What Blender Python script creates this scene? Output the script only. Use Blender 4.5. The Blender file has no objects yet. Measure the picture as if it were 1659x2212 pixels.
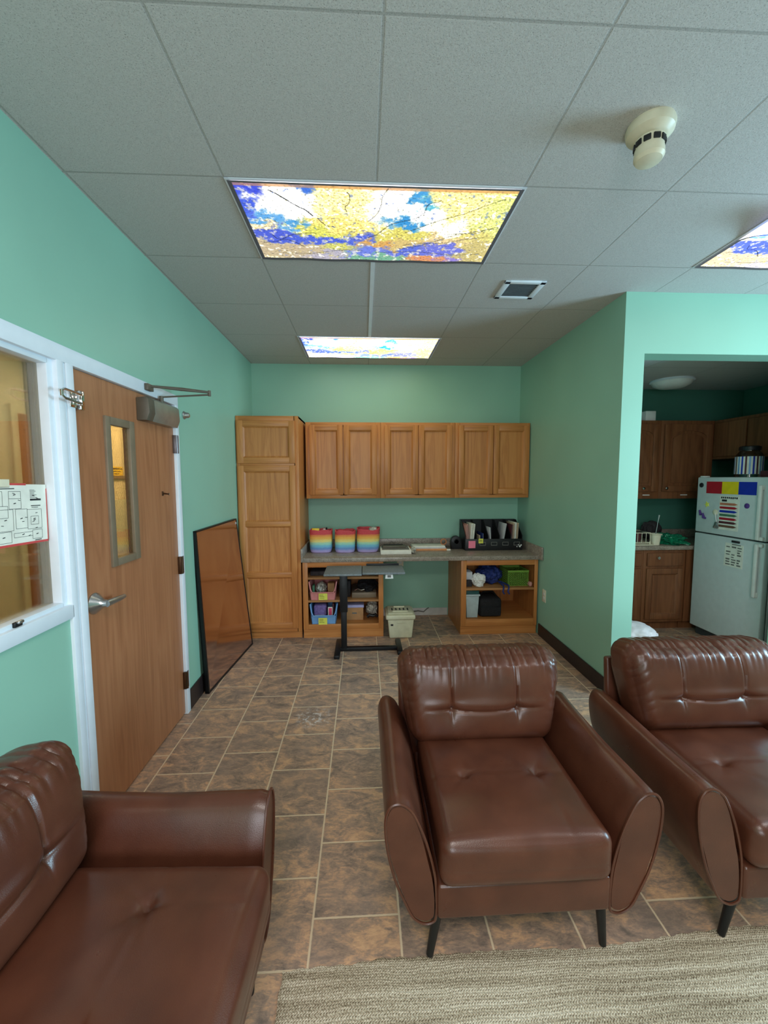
import bpy, bmesh, math, random
import numpy as np
from mathutils import Vector, Matrix, noise

C = bpy.context.scene.collection
SC = bpy.context.scene
PI = math.pi
random.seed(7)

# ------------------------------------------------------------------ camera
F_PX, PITCH, YAW, ROLL = 892.21, 0.0828, 0.049318, -0.002726
XL, XR, YB, YC, HC = -1.1686, 1.708, 4.4988, 2.6985, 2.7329     # left wall, right wall, back wall, kitchen wall, ceiling
def cam_rows():
    cp, sp, cy, sy, cr, sr = math.cos(PITCH), math.sin(PITCH), math.cos(YAW), math.sin(YAW), math.cos(ROLL), math.sin(ROLL)
    Ry = Matrix(((cy, -sy, 0), (sy, cy, 0), (0, 0, 1)))
    B = Matrix(((1, 0, 0), (0, 0, -1), (0, 1, 0)))
    Rp = Matrix(((1, 0, 0), (0, cp, -sp), (0, sp, cp)))
    Rr = Matrix(((cr, -sr, 0), (sr, cr, 0), (0, 0, 1)))
    return Rr @ Rp @ B @ Ry
_M = cam_rows()
cam = bpy.data.objects.new('camera', bpy.data.cameras.new('camera'))
C.objects.link(cam)
cam.data.sensor_fit = 'HORIZONTAL'
cam.data.sensor_width = 36.0
cam.data.lens = F_PX / 1659.0 * 36.0
cam.data.clip_start = 0.02
_m3 = Matrix((_M[0], -_M[1], -_M[2])).transposed()
cam.matrix_world = Matrix.Translation((0, 0, 1.5375)) @ _m3.to_4x4()
SC.camera = cam

# ------------------------------------------------------------------ exposure, world, lights
SC.view_settings.view_transform = 'Standard'
SC.view_settings.look = 'None'
SC.view_settings.exposure = 0.0
SC.view_settings.gamma = 1.0
SC.view_settings.use_curve_mapping = False
SC.cycles.max_bounces = 10
SC.cycles.diffuse_bounces = 6
SC.cycles.glossy_bounces = 5
SC.cycles.transparent_max_bounces = 12
SC.cycles.sample_clamp_indirect = 4.0
SC.cycles.use_denoising = True

w = bpy.data.worlds.new('world')
SC.world = w
w.use_nodes = True
w.node_tree.nodes['Background'].inputs[0].default_value = (0.75, 0.86, 1.0, 1)
w.node_tree.nodes['Background'].inputs[1].default_value = 0.6

def area(name, loc, rot, sx, sy, power, col):
    l = bpy.data.lights.new(name, 'AREA')
    l.shape = 'RECTANGLE'; l.size = sx; l.size_y = sy; l.energy = power; l.color = col
    o = bpy.data.objects.new(name, l); C.objects.link(o)
    o.location = loc; o.rotation_euler = rot
    return o
# daylight through the right-hand window outside the frame; the rear one is added fill
area('daylight_area', (4.12, 1.15, 1.62), (0, PI / 2, 0), 1.15, 1.0, 135, (0.47, 0.80, 1.0))
area('daylight_area', (-0.3, -2.42, 1.6), (PI / 2, 0, 0), 1.4, 1.3, 58, (0.90, 0.94, 1.0))  # added rear window light, aimed to brighten the fridge and right wall
# unseen ceiling lamps without fixtures, added to light the room
area('unseen_ceiling_lamp', (0.06, -0.6, 2.70), (0, 0, 0), 1.2, 0.6, 44, (1.0, 0.93, 0.87))
area('unseen_ceiling_lamp', (2.5, 0.2, 2.70), (0, 0, 0), 1.2, 0.6, 26, (1.0, 0.94, 0.92))
# corridor lamps beyond the left wall
area('corridor_lamp', (-1.95, 2.6, 2.5), (0, 0, 0), 0.5, 1.6, 52, (1.0, 0.90, 0.74))
area('corridor_lamp', (-1.95, 4.5, 2.5), (0, 0, 0), 0.5, 0.8, 105, (1.0, 0.80, 0.44))
COVER_STRENGTH = 1.15         # light covers: linear strength of the print
SIDE_COVER_STRENGTH = 2.2
FAR_COVER_STRENGTH = 3.7      # the lamp over the wall cabinets burns brighter

# ------------------------------------------------------------------ materials
def lin(c):
    return tuple(((v / 255) / 12.92 if v / 255 <= 0.04045 else ((v / 255 + 0.055) / 1.055) ** 2.4) for v in c)
def rgba(c): return (*lin(c), 1)
class NT:
    def __init__(s, name):
        s.m = bpy.data.materials.new(name); s.m.use_nodes = True
        s.t = s.m.node_tree; s.n = s.t.nodes; s.l = s.t.links
        s.b = s.n['Principled BSDF']
    def new(s, typ, **kw):
        n = s.n.new(typ)
        for k, v in kw.items(): setattr(n, k, v)
        return n
    def link(s, a, b): s.l.new(a, b)
    def val(s, sock, v):
        if hasattr(v, 'is_output'): s.l.new(v, sock)
        else: sock.default_value = v
    def math(s, op, a, b=0.0, c=None):
        n = s.new('ShaderNodeMath', operation=op)
        s.val(n.inputs[0], a); s.val(n.inputs[1], b)
        if c is not None: s.val(n.inputs[2], c)
        return n.outputs[0]
    def obj(s): return s.new('ShaderNodeTexCoord').outputs['Object']
    def pos(s): return s.new('ShaderNodeNewGeometry').outputs['Position']
    def mapping(s, vec, scale=(1, 1, 1), loc=(0, 0, 0), rot=(0, 0, 0)):
        n = s.new('ShaderNodeMapping'); s.link(vec, n.inputs[0])
        n.inputs['Scale'].default_value = scale; n.inputs['Location'].default_value = loc; n.inputs['Rotation'].default_value = rot
        return n.outputs[0]
    def noise(s, vec, scale, detail=3, rough=0.5, dist=0.0, dim='3D'):
        n = s.new('ShaderNodeTexNoise', noise_dimensions=dim); s.link(vec, n.inputs['Vector'])
        n.inputs['Scale'].default_value = scale; n.inputs['Detail'].default_value = detail
        n.inputs['Roughness'].default_value = rough; n.inputs['Distortion'].default_value = dist
        return n.outputs[0]
    def ramp(s, fac, stops, interp='LINEAR'):
        n = s.new('ShaderNodeValToRGB'); s.val(n.inputs[0], fac)
        r = n.color_ramp; r.interpolation = interp
        while len(r.elements) < len(stops): r.elements.new(0.5)
        for e, (p, c) in zip(r.elements, stops):
            e.position = p; e.color = rgba(c) if max(c) > 1 else (*c, 1)
        return n.outputs[0]
    def mix(s, fac, a, b, mode='MIX'):
        n = s.new('ShaderNodeMix', data_type='RGBA', blend_type=mode)
        s.val(n.inputs[0], fac)
        for sock, v in ((n.inputs[6], a), (n.inputs[7], b)):
            if hasattr(v, 'is_output'): s.link(v, sock)
            else: sock.default_value = rgba(v)
        return n.outputs[2]
    def bump(s, h, strength=0.2, dist=0.01):
        n = s.new('ShaderNodeBump'); s.link(h, n.inputs['Height'])
        n.inputs['Strength'].default_value = strength; n.inputs['Distance'].default_value = dist
        s.link(n.outputs[0], s.b.inputs['Normal'])
    def color(s, v):
        if hasattr(v, 'is_output'): s.link(v, s.b.inputs['Base Color'])
        else: s.b.inputs['Base Color'].default_value = rgba(v)
    def set(s, rough=0.5, metal=0.0, spec=0.5, coat=0.0):
        i = s.b.inputs
        i['Roughness'].default_value = rough; i['Metallic'].default_value = metal
        i['Specular IOR Level'].default_value = spec; i['Coat Weight'].default_value = coat
        return s.m

def plain(name, col, rough=0.5, metal=0.0, spec=0.4, var=0.08, vscale=18, bump=0.0, bscale=150):
    t = NT(name)
    n = t.noise(t.obj(), vscale, 3)
    dark = tuple(max(0, v * (1 - var)) for v in col); light = tuple(min(255, v * (1 + var)) for v in col)
    t.color(t.ramp(n, [(0.25, dark), (0.75, light)]))
    if bump: t.bump(t.noise(t.obj(), bscale, 2), bump, 0.004)
    return t.set(rough, metal, spec)

def wall_paint(name, col, rough=0.42, spec=0.35):
    t = NT(name)
    p = t.pos()
    n = t.noise(p, 1.3, 2)
    t.color(t.ramp(n, [(0.3, tuple(v * 0.97 for v in col)), (0.7, tuple(min(255, v * 1.02) for v in col))]))
    t.bump(t.noise(p, 260, 2), 0.06, 0.003)
    return t.set(rough, 0, spec)

def wood(name, dark, mid, light, axis='Z', rough=0.42, spec=0.4, scale=1.0, cathedral=0.5):
    t = NT(name)
    o = t.obj()
    lo, hi = 1.6 * scale, 42 * scale
    sc = {'X': (lo, hi, hi), 'Y': (hi, lo, hi), 'Z': (hi, hi, lo)}[axis]
    sc2 = {'X': (0.7, 9, 9), 'Y': (9, 0.7, 9), 'Z': (9, 9, 0.7)}[axis]
    fine = t.noise(t.mapping(o, sc), 1.0, 4, 0.6, 0.4)
    broad = t.noise(t.mapping(o, sc2), 1.0, 3, 0.5, 1.2)
    rings = t.math('PINGPONG', t.math('MULTIPLY', broad, 9.0), 1.0)
    f = t.math('ADD', t.math('MULTIPLY', fine, 1 - cathedral), t.math('MULTIPLY', rings, cathedral))
    col = t.ramp(f, [(0.18, dark), (0.5, mid), (0.85, light)])
    t.color(col)
    t.bump(fine, 0.12, 0.002)
    return t.set(rough, 0, spec)

def stripes_z(name, stops, rough=0.9, zmax=0.24):
    t = NT(name)
    sep = t.new('ShaderNodeSeparateXYZ'); t.link(t.obj(), sep.inputs[0])
    wob = t.math('MULTIPLY', t.math('SUBTRACT', t.noise(t.obj(), 30, 2), 0.5), 0.012)
    z = t.math('DIVIDE', t.math('ADD', sep.outputs[2], wob), zmax)
    base = t.ramp(z, stops, 'EASE')
    sp = t.noise(t.mapping(t.obj(), (1, 1, 2.2)), 140, 2)
    t.color(t.mix(t.math('MULTIPLY', sp, 0.16), base, (255, 245, 235)))
    t.bump(t.noise(t.mapping(t.obj(), (1, 1, 3)), 120, 2), 0.5, 0.004)
    return t.set(rough, 0, 0.2)

M = {}
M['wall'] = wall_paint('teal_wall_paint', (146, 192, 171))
M['kitchen_wall'] = wall_paint('kitchen_wall_darkened', (72, 122, 106))  # wall colour darkened to paint in the kitchen's dimness
M['hall_wall'] = wall_paint('hall_wall_paint', (222, 208, 180), 0.6)
M['hall_taupe'] = wall_paint('hall_wall_taupe', (150, 136, 116), 0.6)  # darker taupe tone for some stretches of the corridor wall
M['white_paint'] = plain('white_trim_paint', (226, 232, 240), 0.38, var=0.012)
M['white_strip'] = plain('white_baseboard', (205, 203, 200), 0.5, var=0.05)
M['dark_base'] = plain('dark_brown_vinyl', (44, 34, 34), 0.4, var=0.1)
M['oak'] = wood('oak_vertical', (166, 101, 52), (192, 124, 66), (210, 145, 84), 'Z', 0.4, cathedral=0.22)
M['oak_h'] = wood('oak_horizontal', (166, 101, 52), (192, 124, 66), (210, 145, 84), 'X', 0.4, cathedral=0.22)
M['oak_in'] = wood('oak_interior', (140, 96, 56), (168, 118, 72), (184, 132, 84), 'X', 0.5, cathedral=0.2)
M['kit_oak'] = wood('kitchen_oak', (96, 58, 36), (122, 76, 48), (136, 88, 56), 'Z', 0.4, cathedral=0.3)  # darker wood by itself, deepened further to paint in the dim kitchen
M['door_wood'] = wood('door_veneer', (150, 96, 64), (168, 110, 75), (178, 121, 84), 'Z', 0.38, 0.45, cathedral=0.3)
M['black_metal'] = plain('black_metal', (22, 22, 24), 0.42, 0.2, var=0.1)
M['black_plastic'] = plain('black_plastic', (24, 24, 27), 0.45, var=0.12)
M['black_mesh'] = plain('black_fabric', (26, 25, 28), 0.85, var=0.3, vscale=60)
M['steel'] = plain('brushed_steel', (188, 190, 192), 0.28, 0.95, var=0.05)
M['chrome'] = plain('chrome', (220, 215, 212), 0.12, 1.0, var=0.02)
M['alu'] = plain('closer_aluminium', (166, 160, 150), 0.36, 0.7, var=0.04)
M['bronze'] = plain('bronze_paint', (96, 88, 76), 0.45, 0.2, var=0.05)
M['taupe_frame'] = plain('taupe_metal_frame', (128, 112, 92), 0.45, 0.1, var=0.04)
M['brown_metal'] = plain('brown_hinge_metal', (86, 62, 44), 0.35, 0.7, var=0.1)
M['silver_hinge'] = plain('hinge_metal', (120, 116, 120), 0.35, 0.8, var=0.06)
M['white_plastic'] = plain('white_plastic', (226, 226, 222), 0.4, var=0.03)
M['ivory_plastic'] = plain('ivory_plastic', (222, 214, 190), 0.4, var=0.03)
M['detector_plastic'] = plain('aged_ivory_plastic', (214, 204, 180), 0.38, var=0.05)
M['cream_tote'] = plain('cream_plastic', (214, 212, 184), 0.45, var=0.05)
M['paper'] = plain('white_paper', (232, 230, 218), 0.7, var=0.04)
M['paper_grey'] = plain('grey_paper', (196, 198, 202), 0.7, var=0.05)
M['paper_tan'] = plain('tan_paper', (204, 180, 150), 0.7, var=0.06)
M['paper_pink'] = plain('salmon_paper', (206, 150, 140), 0.7, var=0.05)
M['paper_orange'] = plain('orange_card', (218, 150, 98), 0.6, var=0.05)
M['ink'] = plain('black_ink', (38, 38, 40), 0.7, var=0.05)
M['grey_ink'] = plain('grey_ink', (110, 108, 104), 0.7, var=0.05)
M['red_tape'] = plain('red_tape', (206, 74, 74), 0.5, var=0.06)
M['yellow_note'] = plain('yellow_note', (226, 224, 92), 0.7, var=0.04)
M['pink_note'] = plain('pink_note', (244, 132, 156), 0.7, var=0.03)
M['yellow_pack'] = plain('yellow_packet', (250, 204, 40), 0.4, var=0.06)
M['blue_bin'] = plain('blue_plastic', (110, 156, 204), 0.35, var=0.05)
M['pink_bin'] = plain('pink_plastic', (206, 128, 124), 0.38, var=0.05)
M['green_bin'] = plain('green_plastic', (112, 150, 58), 0.4, var=0.05)
M['navy'] = plain('navy_nylon', (30, 46, 104), 0.7, var=0.25, vscale=30)
M['purple'] = plain('purple_plush', (118, 98, 150), 0.9, var=0.15, vscale=60)
M['magenta'] = plain('pink_card', (214, 72, 110), 0.5, var=0.1)
M['crumple'] = plain('clear_crinkled_film', (176, 174, 164), 0.22, var=0.35, vscale=45, spec=0.6, bump=0.5, bscale=60)
M['white_bag'] = plain('white_film', (228, 228, 224), 0.4, var=0.08, vscale=30, bump=0.3, bscale=40)
M['liner'] = plain('pale_liner', (206, 192, 190), 0.45, var=0.06)
M['clear_tub'] = plain('frosted_clear_plastic', (176, 190, 194), 0.25, var=0.05, spec=0.6)
M['teal_lid'] = plain('teal_lid', (40, 84, 84), 0.4, var=0.05)
M['cardboard'] = plain('cardboard', (176, 132, 88), 0.75, var=0.06)
M['lavender'] = plain('lavender_plastic', (176, 176, 220), 0.4, var=0.05)
M['dark_stuff'] = plain('dark_cloth', (46, 40, 42), 0.8, var=0.3, vscale=40)
M['maroon_box'] = plain('maroon_box', (84, 40, 46), 0.6, var=0.2)
M['green_film'] = plain('green_film', (24, 116, 84), 0.25, var=0.35, vscale=25, spec=0.6, bump=0.4, bscale=30)
M['fridge'] = plain('white_enamel', (206, 214, 214), 0.4, var=0.02, bump=0.12, bscale=420)
M['gasket'] = plain('grey_gasket', (60, 64, 66), 0.7)
M['m_red'] = plain('red_magnet', (176, 28, 44), 0.5, var=0.04)
M['m_yellow'] = plain('yellow_magnet', (236, 206, 30), 0.5, var=0.04)
M['m_blue'] = plain('blue_magnet', (22, 50, 170), 0.5, var=0.04)
M['m_green'] = plain('green_print', (70, 120, 90), 0.6)
M['m_orange'] = plain('orange_print', (200, 120, 90), 0.6)
M['m_brown'] = plain('brown_print', (110, 76, 60), 0.6)
M['m_purple'] = plain('purple_print', (84, 54, 130), 0.5)
M['vent_grey'] = plain('vent_grille', (84, 90, 94), 0.6, var=0.06)
M['grey_table'] = plain('grey_laminate', (112, 118, 120), 0.45, var=0.12, vscale=60)
M['floor_dark'] = plain('hall_floor', (110, 90, 72), 0.5)

def leather():
    t = NT('brown_leather')
    o = t.obj()
    n = t.noise(o, 9, 3)
    t.color(t.ramp(n, [(0.3, (74, 39, 27)), (0.72, (89, 49, 34))]))
    r = t.noise(o, 14, 3)
    mr = t.new('ShaderNodeMapRange'); t.link(r, mr.inputs[0])
    mr.inputs[3].default_value = 0.24; mr.inputs[4].default_value = 0.36
    t.link(mr.outputs[0], t.b.inputs['Roughness'])
    g = t.new('ShaderNodeTexVoronoi'); t.link(o, g.inputs['Vector']); g.inputs['Scale'].default_value = 420
    t.bump(g.outputs[0], 0.10, 0.0015)
    t.b.inputs['Specular IOR Level'].default_value = 0.5
    return t.m
M['leather'] = leather()

def floor_mat():
    t = NT('slate_tile')
    FX, FY, T = -0.18644, 2.53577, 0.30077
    sep = t.new('ShaderNodeSeparateXYZ'); t.link(t.pos(), sep.inputs[0])
    u = t.math('DIVIDE', t.math('SUBTRACT', sep.outputs[0], FX), T)
    col = t.math('FLOOR', u)
    off = t.math('MULTIPLY', t.math('FLOORED_MODULO', col, 2.0), 0.5)
    v = t.math('ADD', t.math('DIVIDE', t.math('SUBTRACT', sep.outputs[1], FY), T), off)
    row = t.math('FLOOR', v)
    fu, fv = t.math('FRACT', u), t.math('FRACT', v)
    e = t.math('MINIMUM', t.math('MINIMUM', fu, t.math('SUBTRACT', 1.0, fu)), t.math('MINIMUM', fv, t.math('SUBTRACT', 1.0, fv)))
    wob = t.math('MULTIPLY', t.math('SUBTRACT', t.noise(t.pos(), 60, 2), 0.5), 0.008)
    e = t.math('ADD', e, wob)
    grout = t.new('ShaderNodeMapRange', interpolation_type='SMOOTHSTEP'); t.link(e, grout.inputs[0])
    grout.inputs[1].default_value = 0.007; grout.inputs[2].default_value = 0.017
    grout.inputs[3].default_value = 1.0; grout.inputs[4].default_value = 0.0
    comb = t.new('ShaderNodeCombineXYZ'); t.link(col, comb.inputs[0]); t.link(row, comb.inputs[1])
    wn = t.new('ShaderNodeTexWhiteNoise', noise_dimensions='2D'); t.link(comb.outputs[0], wn.inputs['Vector'])
    sc = t.new('ShaderNodeVectorMath', operation='SCALE'); t.link(wn.outputs['Color'], sc.inputs[0]); sc.inputs[3].default_value = 37.0
    add = t.new('ShaderNodeVectorMath', operation='ADD'); t.link(t.pos(), add.inputs[0]); t.link(sc.outputs[0], add.inputs[1])
    p = add.outputs[0]
    big = t.noise(t.mapping(p, (1, 1.7, 1), rot=(0, 0, 0.6)), 7.5, 8, 0.66, 1.1)
    fine = t.noise(t.mapping(p, (1, 2.6, 1), rot=(0, 0, 0.7)), 42, 6, 0.7, 0.8)
    f = t.math('ADD', t.math('MULTIPLY', big, 0.62), t.math('MULTIPLY', fine, 0.38))
    f = t.math('ADD', f, t.math('MULTIPLY', t.math('SUBTRACT', wn.outputs['Value'], 0.5), 0.05))
    stone = t.ramp(f, [(0.36, (106, 94, 86)), (0.44, (142, 120, 106)), (0.50, (164, 137, 118)), (0.56, (198, 156, 124)), (0.63, (216, 172, 134))])
    hue = t.noise(p, 5.0, 2)
    stone = t.mix(t.ramp(hue, [(0.45, (0, 0, 0)), (0.7, (0.45, 0.45, 0.45))]), stone, (144, 126, 116))
    base = t.mix(grout.outputs[0], stone, (216, 192, 162))
    # dried white plaster specks in the middle of the floor
    dv = t.new('ShaderNodeVectorMath', operation='DISTANCE'); t.link(t.mapping(t.pos(), (1, 1.0, 0)), dv.inputs[0]); dv.inputs[1].default_value = (-0.33, 2.56, 0)
    near = t.new('ShaderNodeMapRange', interpolation_type='SMOOTHSTEP'); t.link(dv.outputs['Value'], near.inputs[0])
    near.inputs[1].default_value = 0.04; near.inputs[2].default_value = 0.15; near.inputs[3].default_value = 1; near.inputs[4].default_value = 0
    spk = t.ramp(t.noise(t.pos(), 36, 4, 0.65), [(0.50, (0, 0, 0)), (0.62, (0.9, 0.9, 0.9))])
    base = t.mix(t.math('MULTIPLY', near.outputs[0], spk), base, (214, 205, 200))
    t.color(base)
    h = t.math('SUBTRACT', t.math('MULTIPLY', f, 0.6), t.math('MULTIPLY', grout.outputs[0], 0.5))
    t.bump(h, 0.35, 0.006)
    return t.set(0.42, 0, 0.4)
M['floor'] = floor_mat()

def ceiling_mat():
    t = NT('ceiling_tile')
    GX, GY, T = 0.0606, 1.7794, 0.61
    sep = t.new('ShaderNodeSeparateXYZ'); t.link(t.pos(), sep.inputs[0])
    u = t.math('DIVIDE', t.math('SUBTRACT', sep.outputs[0], GX), T)
    v = t.math('DIVIDE', t.math('SUBTRACT', sep.outputs[1], GY), T)
    def near(a):
        f = t.math('FRACT', t.math('ADD', a, 0.5))
        return t.math('ABSOLUTE', t.math('SUBTRACT', f, 0.5))
    e = t.math('MULTIPLY', t.math('MINIMUM', near(u), near(v)), T)
    gr = t.new('ShaderNodeMapRange', interpolation_type='SMOOTHSTEP'); t.link(e, gr.inputs[0])
    gr.inputs[1].default_value = 0.002; gr.inputs[2].default_value = 0.0065; gr.inputs[3].default_value = 1.0; gr.inputs[4].default_value = 0.0
    groove = gr.outputs[0]
    p = t.pos()
    n = t.noise(p, 170, 4, 0.7)
    pits = t.ramp(t.noise(p, 300, 2, 0.5), [(0.30, (0.55, 0.55, 0.55)), (0.42, (1.0, 1.0, 1.0))])
    tile = t.mix(1.0, t.ramp(n, [(0.3, (186, 183, 181)), (0.7, (202, 199, 197))]), pits, 'MULTIPLY')
    c = t.mix(t.math('MULTIPLY', groove, 0.38), tile, (120, 120, 116))
    t.color(c)
    t.bump(t.math('SUBTRACT', n, t.math('MULTIPLY', groove, 0.8)), 0.35, 0.004)
    return t.set(0.9, 0, 0.2)
M['ceiling'] = ceiling_mat()

def rug_mat():
    t = NT('braided_jute')
    p = t.pos()
    warp = t.math('MULTIPLY', t.math('SUBTRACT', t.noise(p, 5, 2), 0.5), 0.03)
    sep = t.new('ShaderNodeSeparateXYZ'); t.link(p, sep.inputs[0])
    y = t.math('ADD', sep.outputs[1], warp)
    rowf = t.math('DIVIDE', y, 0.0075)
    row = t.math('FLOOR', rowf)
    saw = t.math('ABSOLUTE', t.math('SUBTRACT', t.math('FRACT', rowf), 0.5))
    sgn = t.math('SUBTRACT', t.math('MULTIPLY', t.math('FLOORED_MODULO', row, 2.0), 2.0), 1.0)
    ph = t.math('ADD', t.math('MULTIPLY', sep.outputs[0], 760.0), t.math('MULTIPLY', t.math('MULTIPLY', saw, 4.5), sgn))
    br = t.math('MULTIPLY', t.math('ADD', t.math('SINE', ph), 1.0), 0.5)
    lo = t.noise(t.mapping(p, (1.6, 42, 1)), 1.0, 3)
    hi = t.noise(p, 160, 3)
    f = t.math('ADD', t.math('ADD', t.math('MULTIPLY', lo, 0.42), t.math('MULTIPLY', hi, 0.50)), t.math('MULTIPLY', br, 0.10))
    t.color(t.ramp(f, [(0.34, (112, 96, 76)), (0.5, (176, 160, 136)), (0.66, (222, 208, 186))]))
    h = t.math('SUBTRACT', t.math('ADD', t.math('MULTIPLY', br, 0.5), t.math('MULTIPLY', hi, 0.9)), t.math('MULTIPLY', saw, 0.7))
    t.bump(h, 0.7, 0.004)
    return t.set(0.95, 0, 0.1)
M['rug'] = rug_mat()

def laminate():
    t = NT('speckled_laminate')
    p = t.obj()
    a = t.noise(p, 90, 4, 0.7); b = t.noise(p, 22, 3)
    f = t.math('ADD', t.math('MULTIPLY', a, 0.7), t.math('MULTIPLY', b, 0.3))
    t.color(t.ramp(f, [(0.36, (104, 94, 86)), (0.5, (146, 134, 122)), (0.62, (172, 160, 146))]))
    return t.set(0.32, 0, 0.45)
M['laminate'] = laminate()

def mirror_mat():
    t = NT('tinted_mirror')
    t.color(t.ramp(t.noise(t.obj(), 2, 2), [(0.3, (206, 186, 182)), (0.7, (210, 190, 186))]))
    return t.set(0.12, 1.0, 0.5)
M['mirror'] = mirror_mat()

def glass_mat(name, tint, refl=0.10, wires=False):
    t = NT(name)
    tr = t.new('ShaderNodeBsdfTransparent'); tr.inputs[0].default_value = rgba(tint)
    gl = t.new('ShaderNodeBsdfGlossy'); gl.inputs['Roughness'].default_value = 0.03
    fr = t.new('ShaderNodeFresnel'); fr.inputs[0].default_value = 1.5
    mx = t.new('ShaderNodeMixShader')
    t.link(t.math('ADD', t.math('MULTIPLY', fr.outputs[0], 0.8), refl * 0.3), mx.inputs[0])
    t.link(tr.outputs[0], mx.inputs[1]); t.link(gl.outputs[0], mx.inputs[2])
    out = mx.outputs[0]
    if wires:
        sep = t.new('ShaderNodeSeparateXYZ'); t.link(t.pos(), sep.inputs[0])
        def ln(sy):
            a = t.math('DIVIDE', t.math('ADD', t.math('MULTIPLY', sep.outputs[1], 1.8 * sy), sep.outputs[2]), 0.03)
            return t.math('LESS_THAN', t.math('ABSOLUTE', t.math('SUBTRACT', t.math('FRACT', a), 0.5)), 0.03)
        m = t.math('MAXIMUM', ln(1), ln(-1))
        df = t.new('ShaderNodeBsdfPrincipled'); df.inputs['Base Color'].default_value = rgba((120, 108, 88)); df.inputs['Metallic'].default_value = 0.6
        m2 = t.new('ShaderNodeMixShader'); t.link(t.math('MULTIPLY', m, 0.6), m2.inputs[0])
        t.link(out, m2.inputs[1]); t.link(df.outputs[0], m2.inputs[2]); out = m2.outputs[0]
    t.link(out, t.n['Material Output'].inputs[0])
    return t.m
M['glass'] = glass_mat('window_glass', (228, 224, 214))
M['wire_glass'] = glass_mat('wired_glass', (240, 232, 214), 0.05, True)
M['film'] = glass_mat('clear_film', (224, 226, 226), 0.5)

def cover_mat(name, strength):
    t = NT(name)
    a = t.new('ShaderNodeVertexColor'); a.layer_name = 'print'
    e = t.new('ShaderNodeEmission'); t.link(a.outputs[0], e.inputs[0]); e.inputs[1].default_value = strength
    df = t.new('ShaderNodeBsdfDiffuse'); df.inputs[0].default_value = (0.1, 0.1, 0.1, 1)
    ad = t.new('ShaderNodeAddShader'); t.link(e.outputs[0], ad.inputs[0]); t.link(df.outputs[0], ad.inputs[1])
    t.link(ad.outputs[0], t.n['Material Output'].inputs[0])
    return t.m
M['cover'] = cover_mat('printed_light_cover', COVER_STRENGTH)
M['cover_side'] = cover_mat('printed_light_cover_sagging', SIDE_COVER_STRENGTH)
M['cover_far'] = cover_mat('printed_light_cover_bright', FAR_COVER_STRENGTH)
def glow_mat(name, col, s):
    t = NT(name)
    e = t.new('ShaderNodeEmission'); e.inputs[0].default_value = rgba(col); e.inputs[1].default_value = s
    t.link(e.outputs[0], t.n['Material Output'].inputs[0])
    return t.m
M['diffuser'] = glow_mat('lamp_diffuser', (244, 248, 255), 2.6)
M['lit_pane'] = glow_mat('lit_pane', (255, 206, 120), 0.9)

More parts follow.
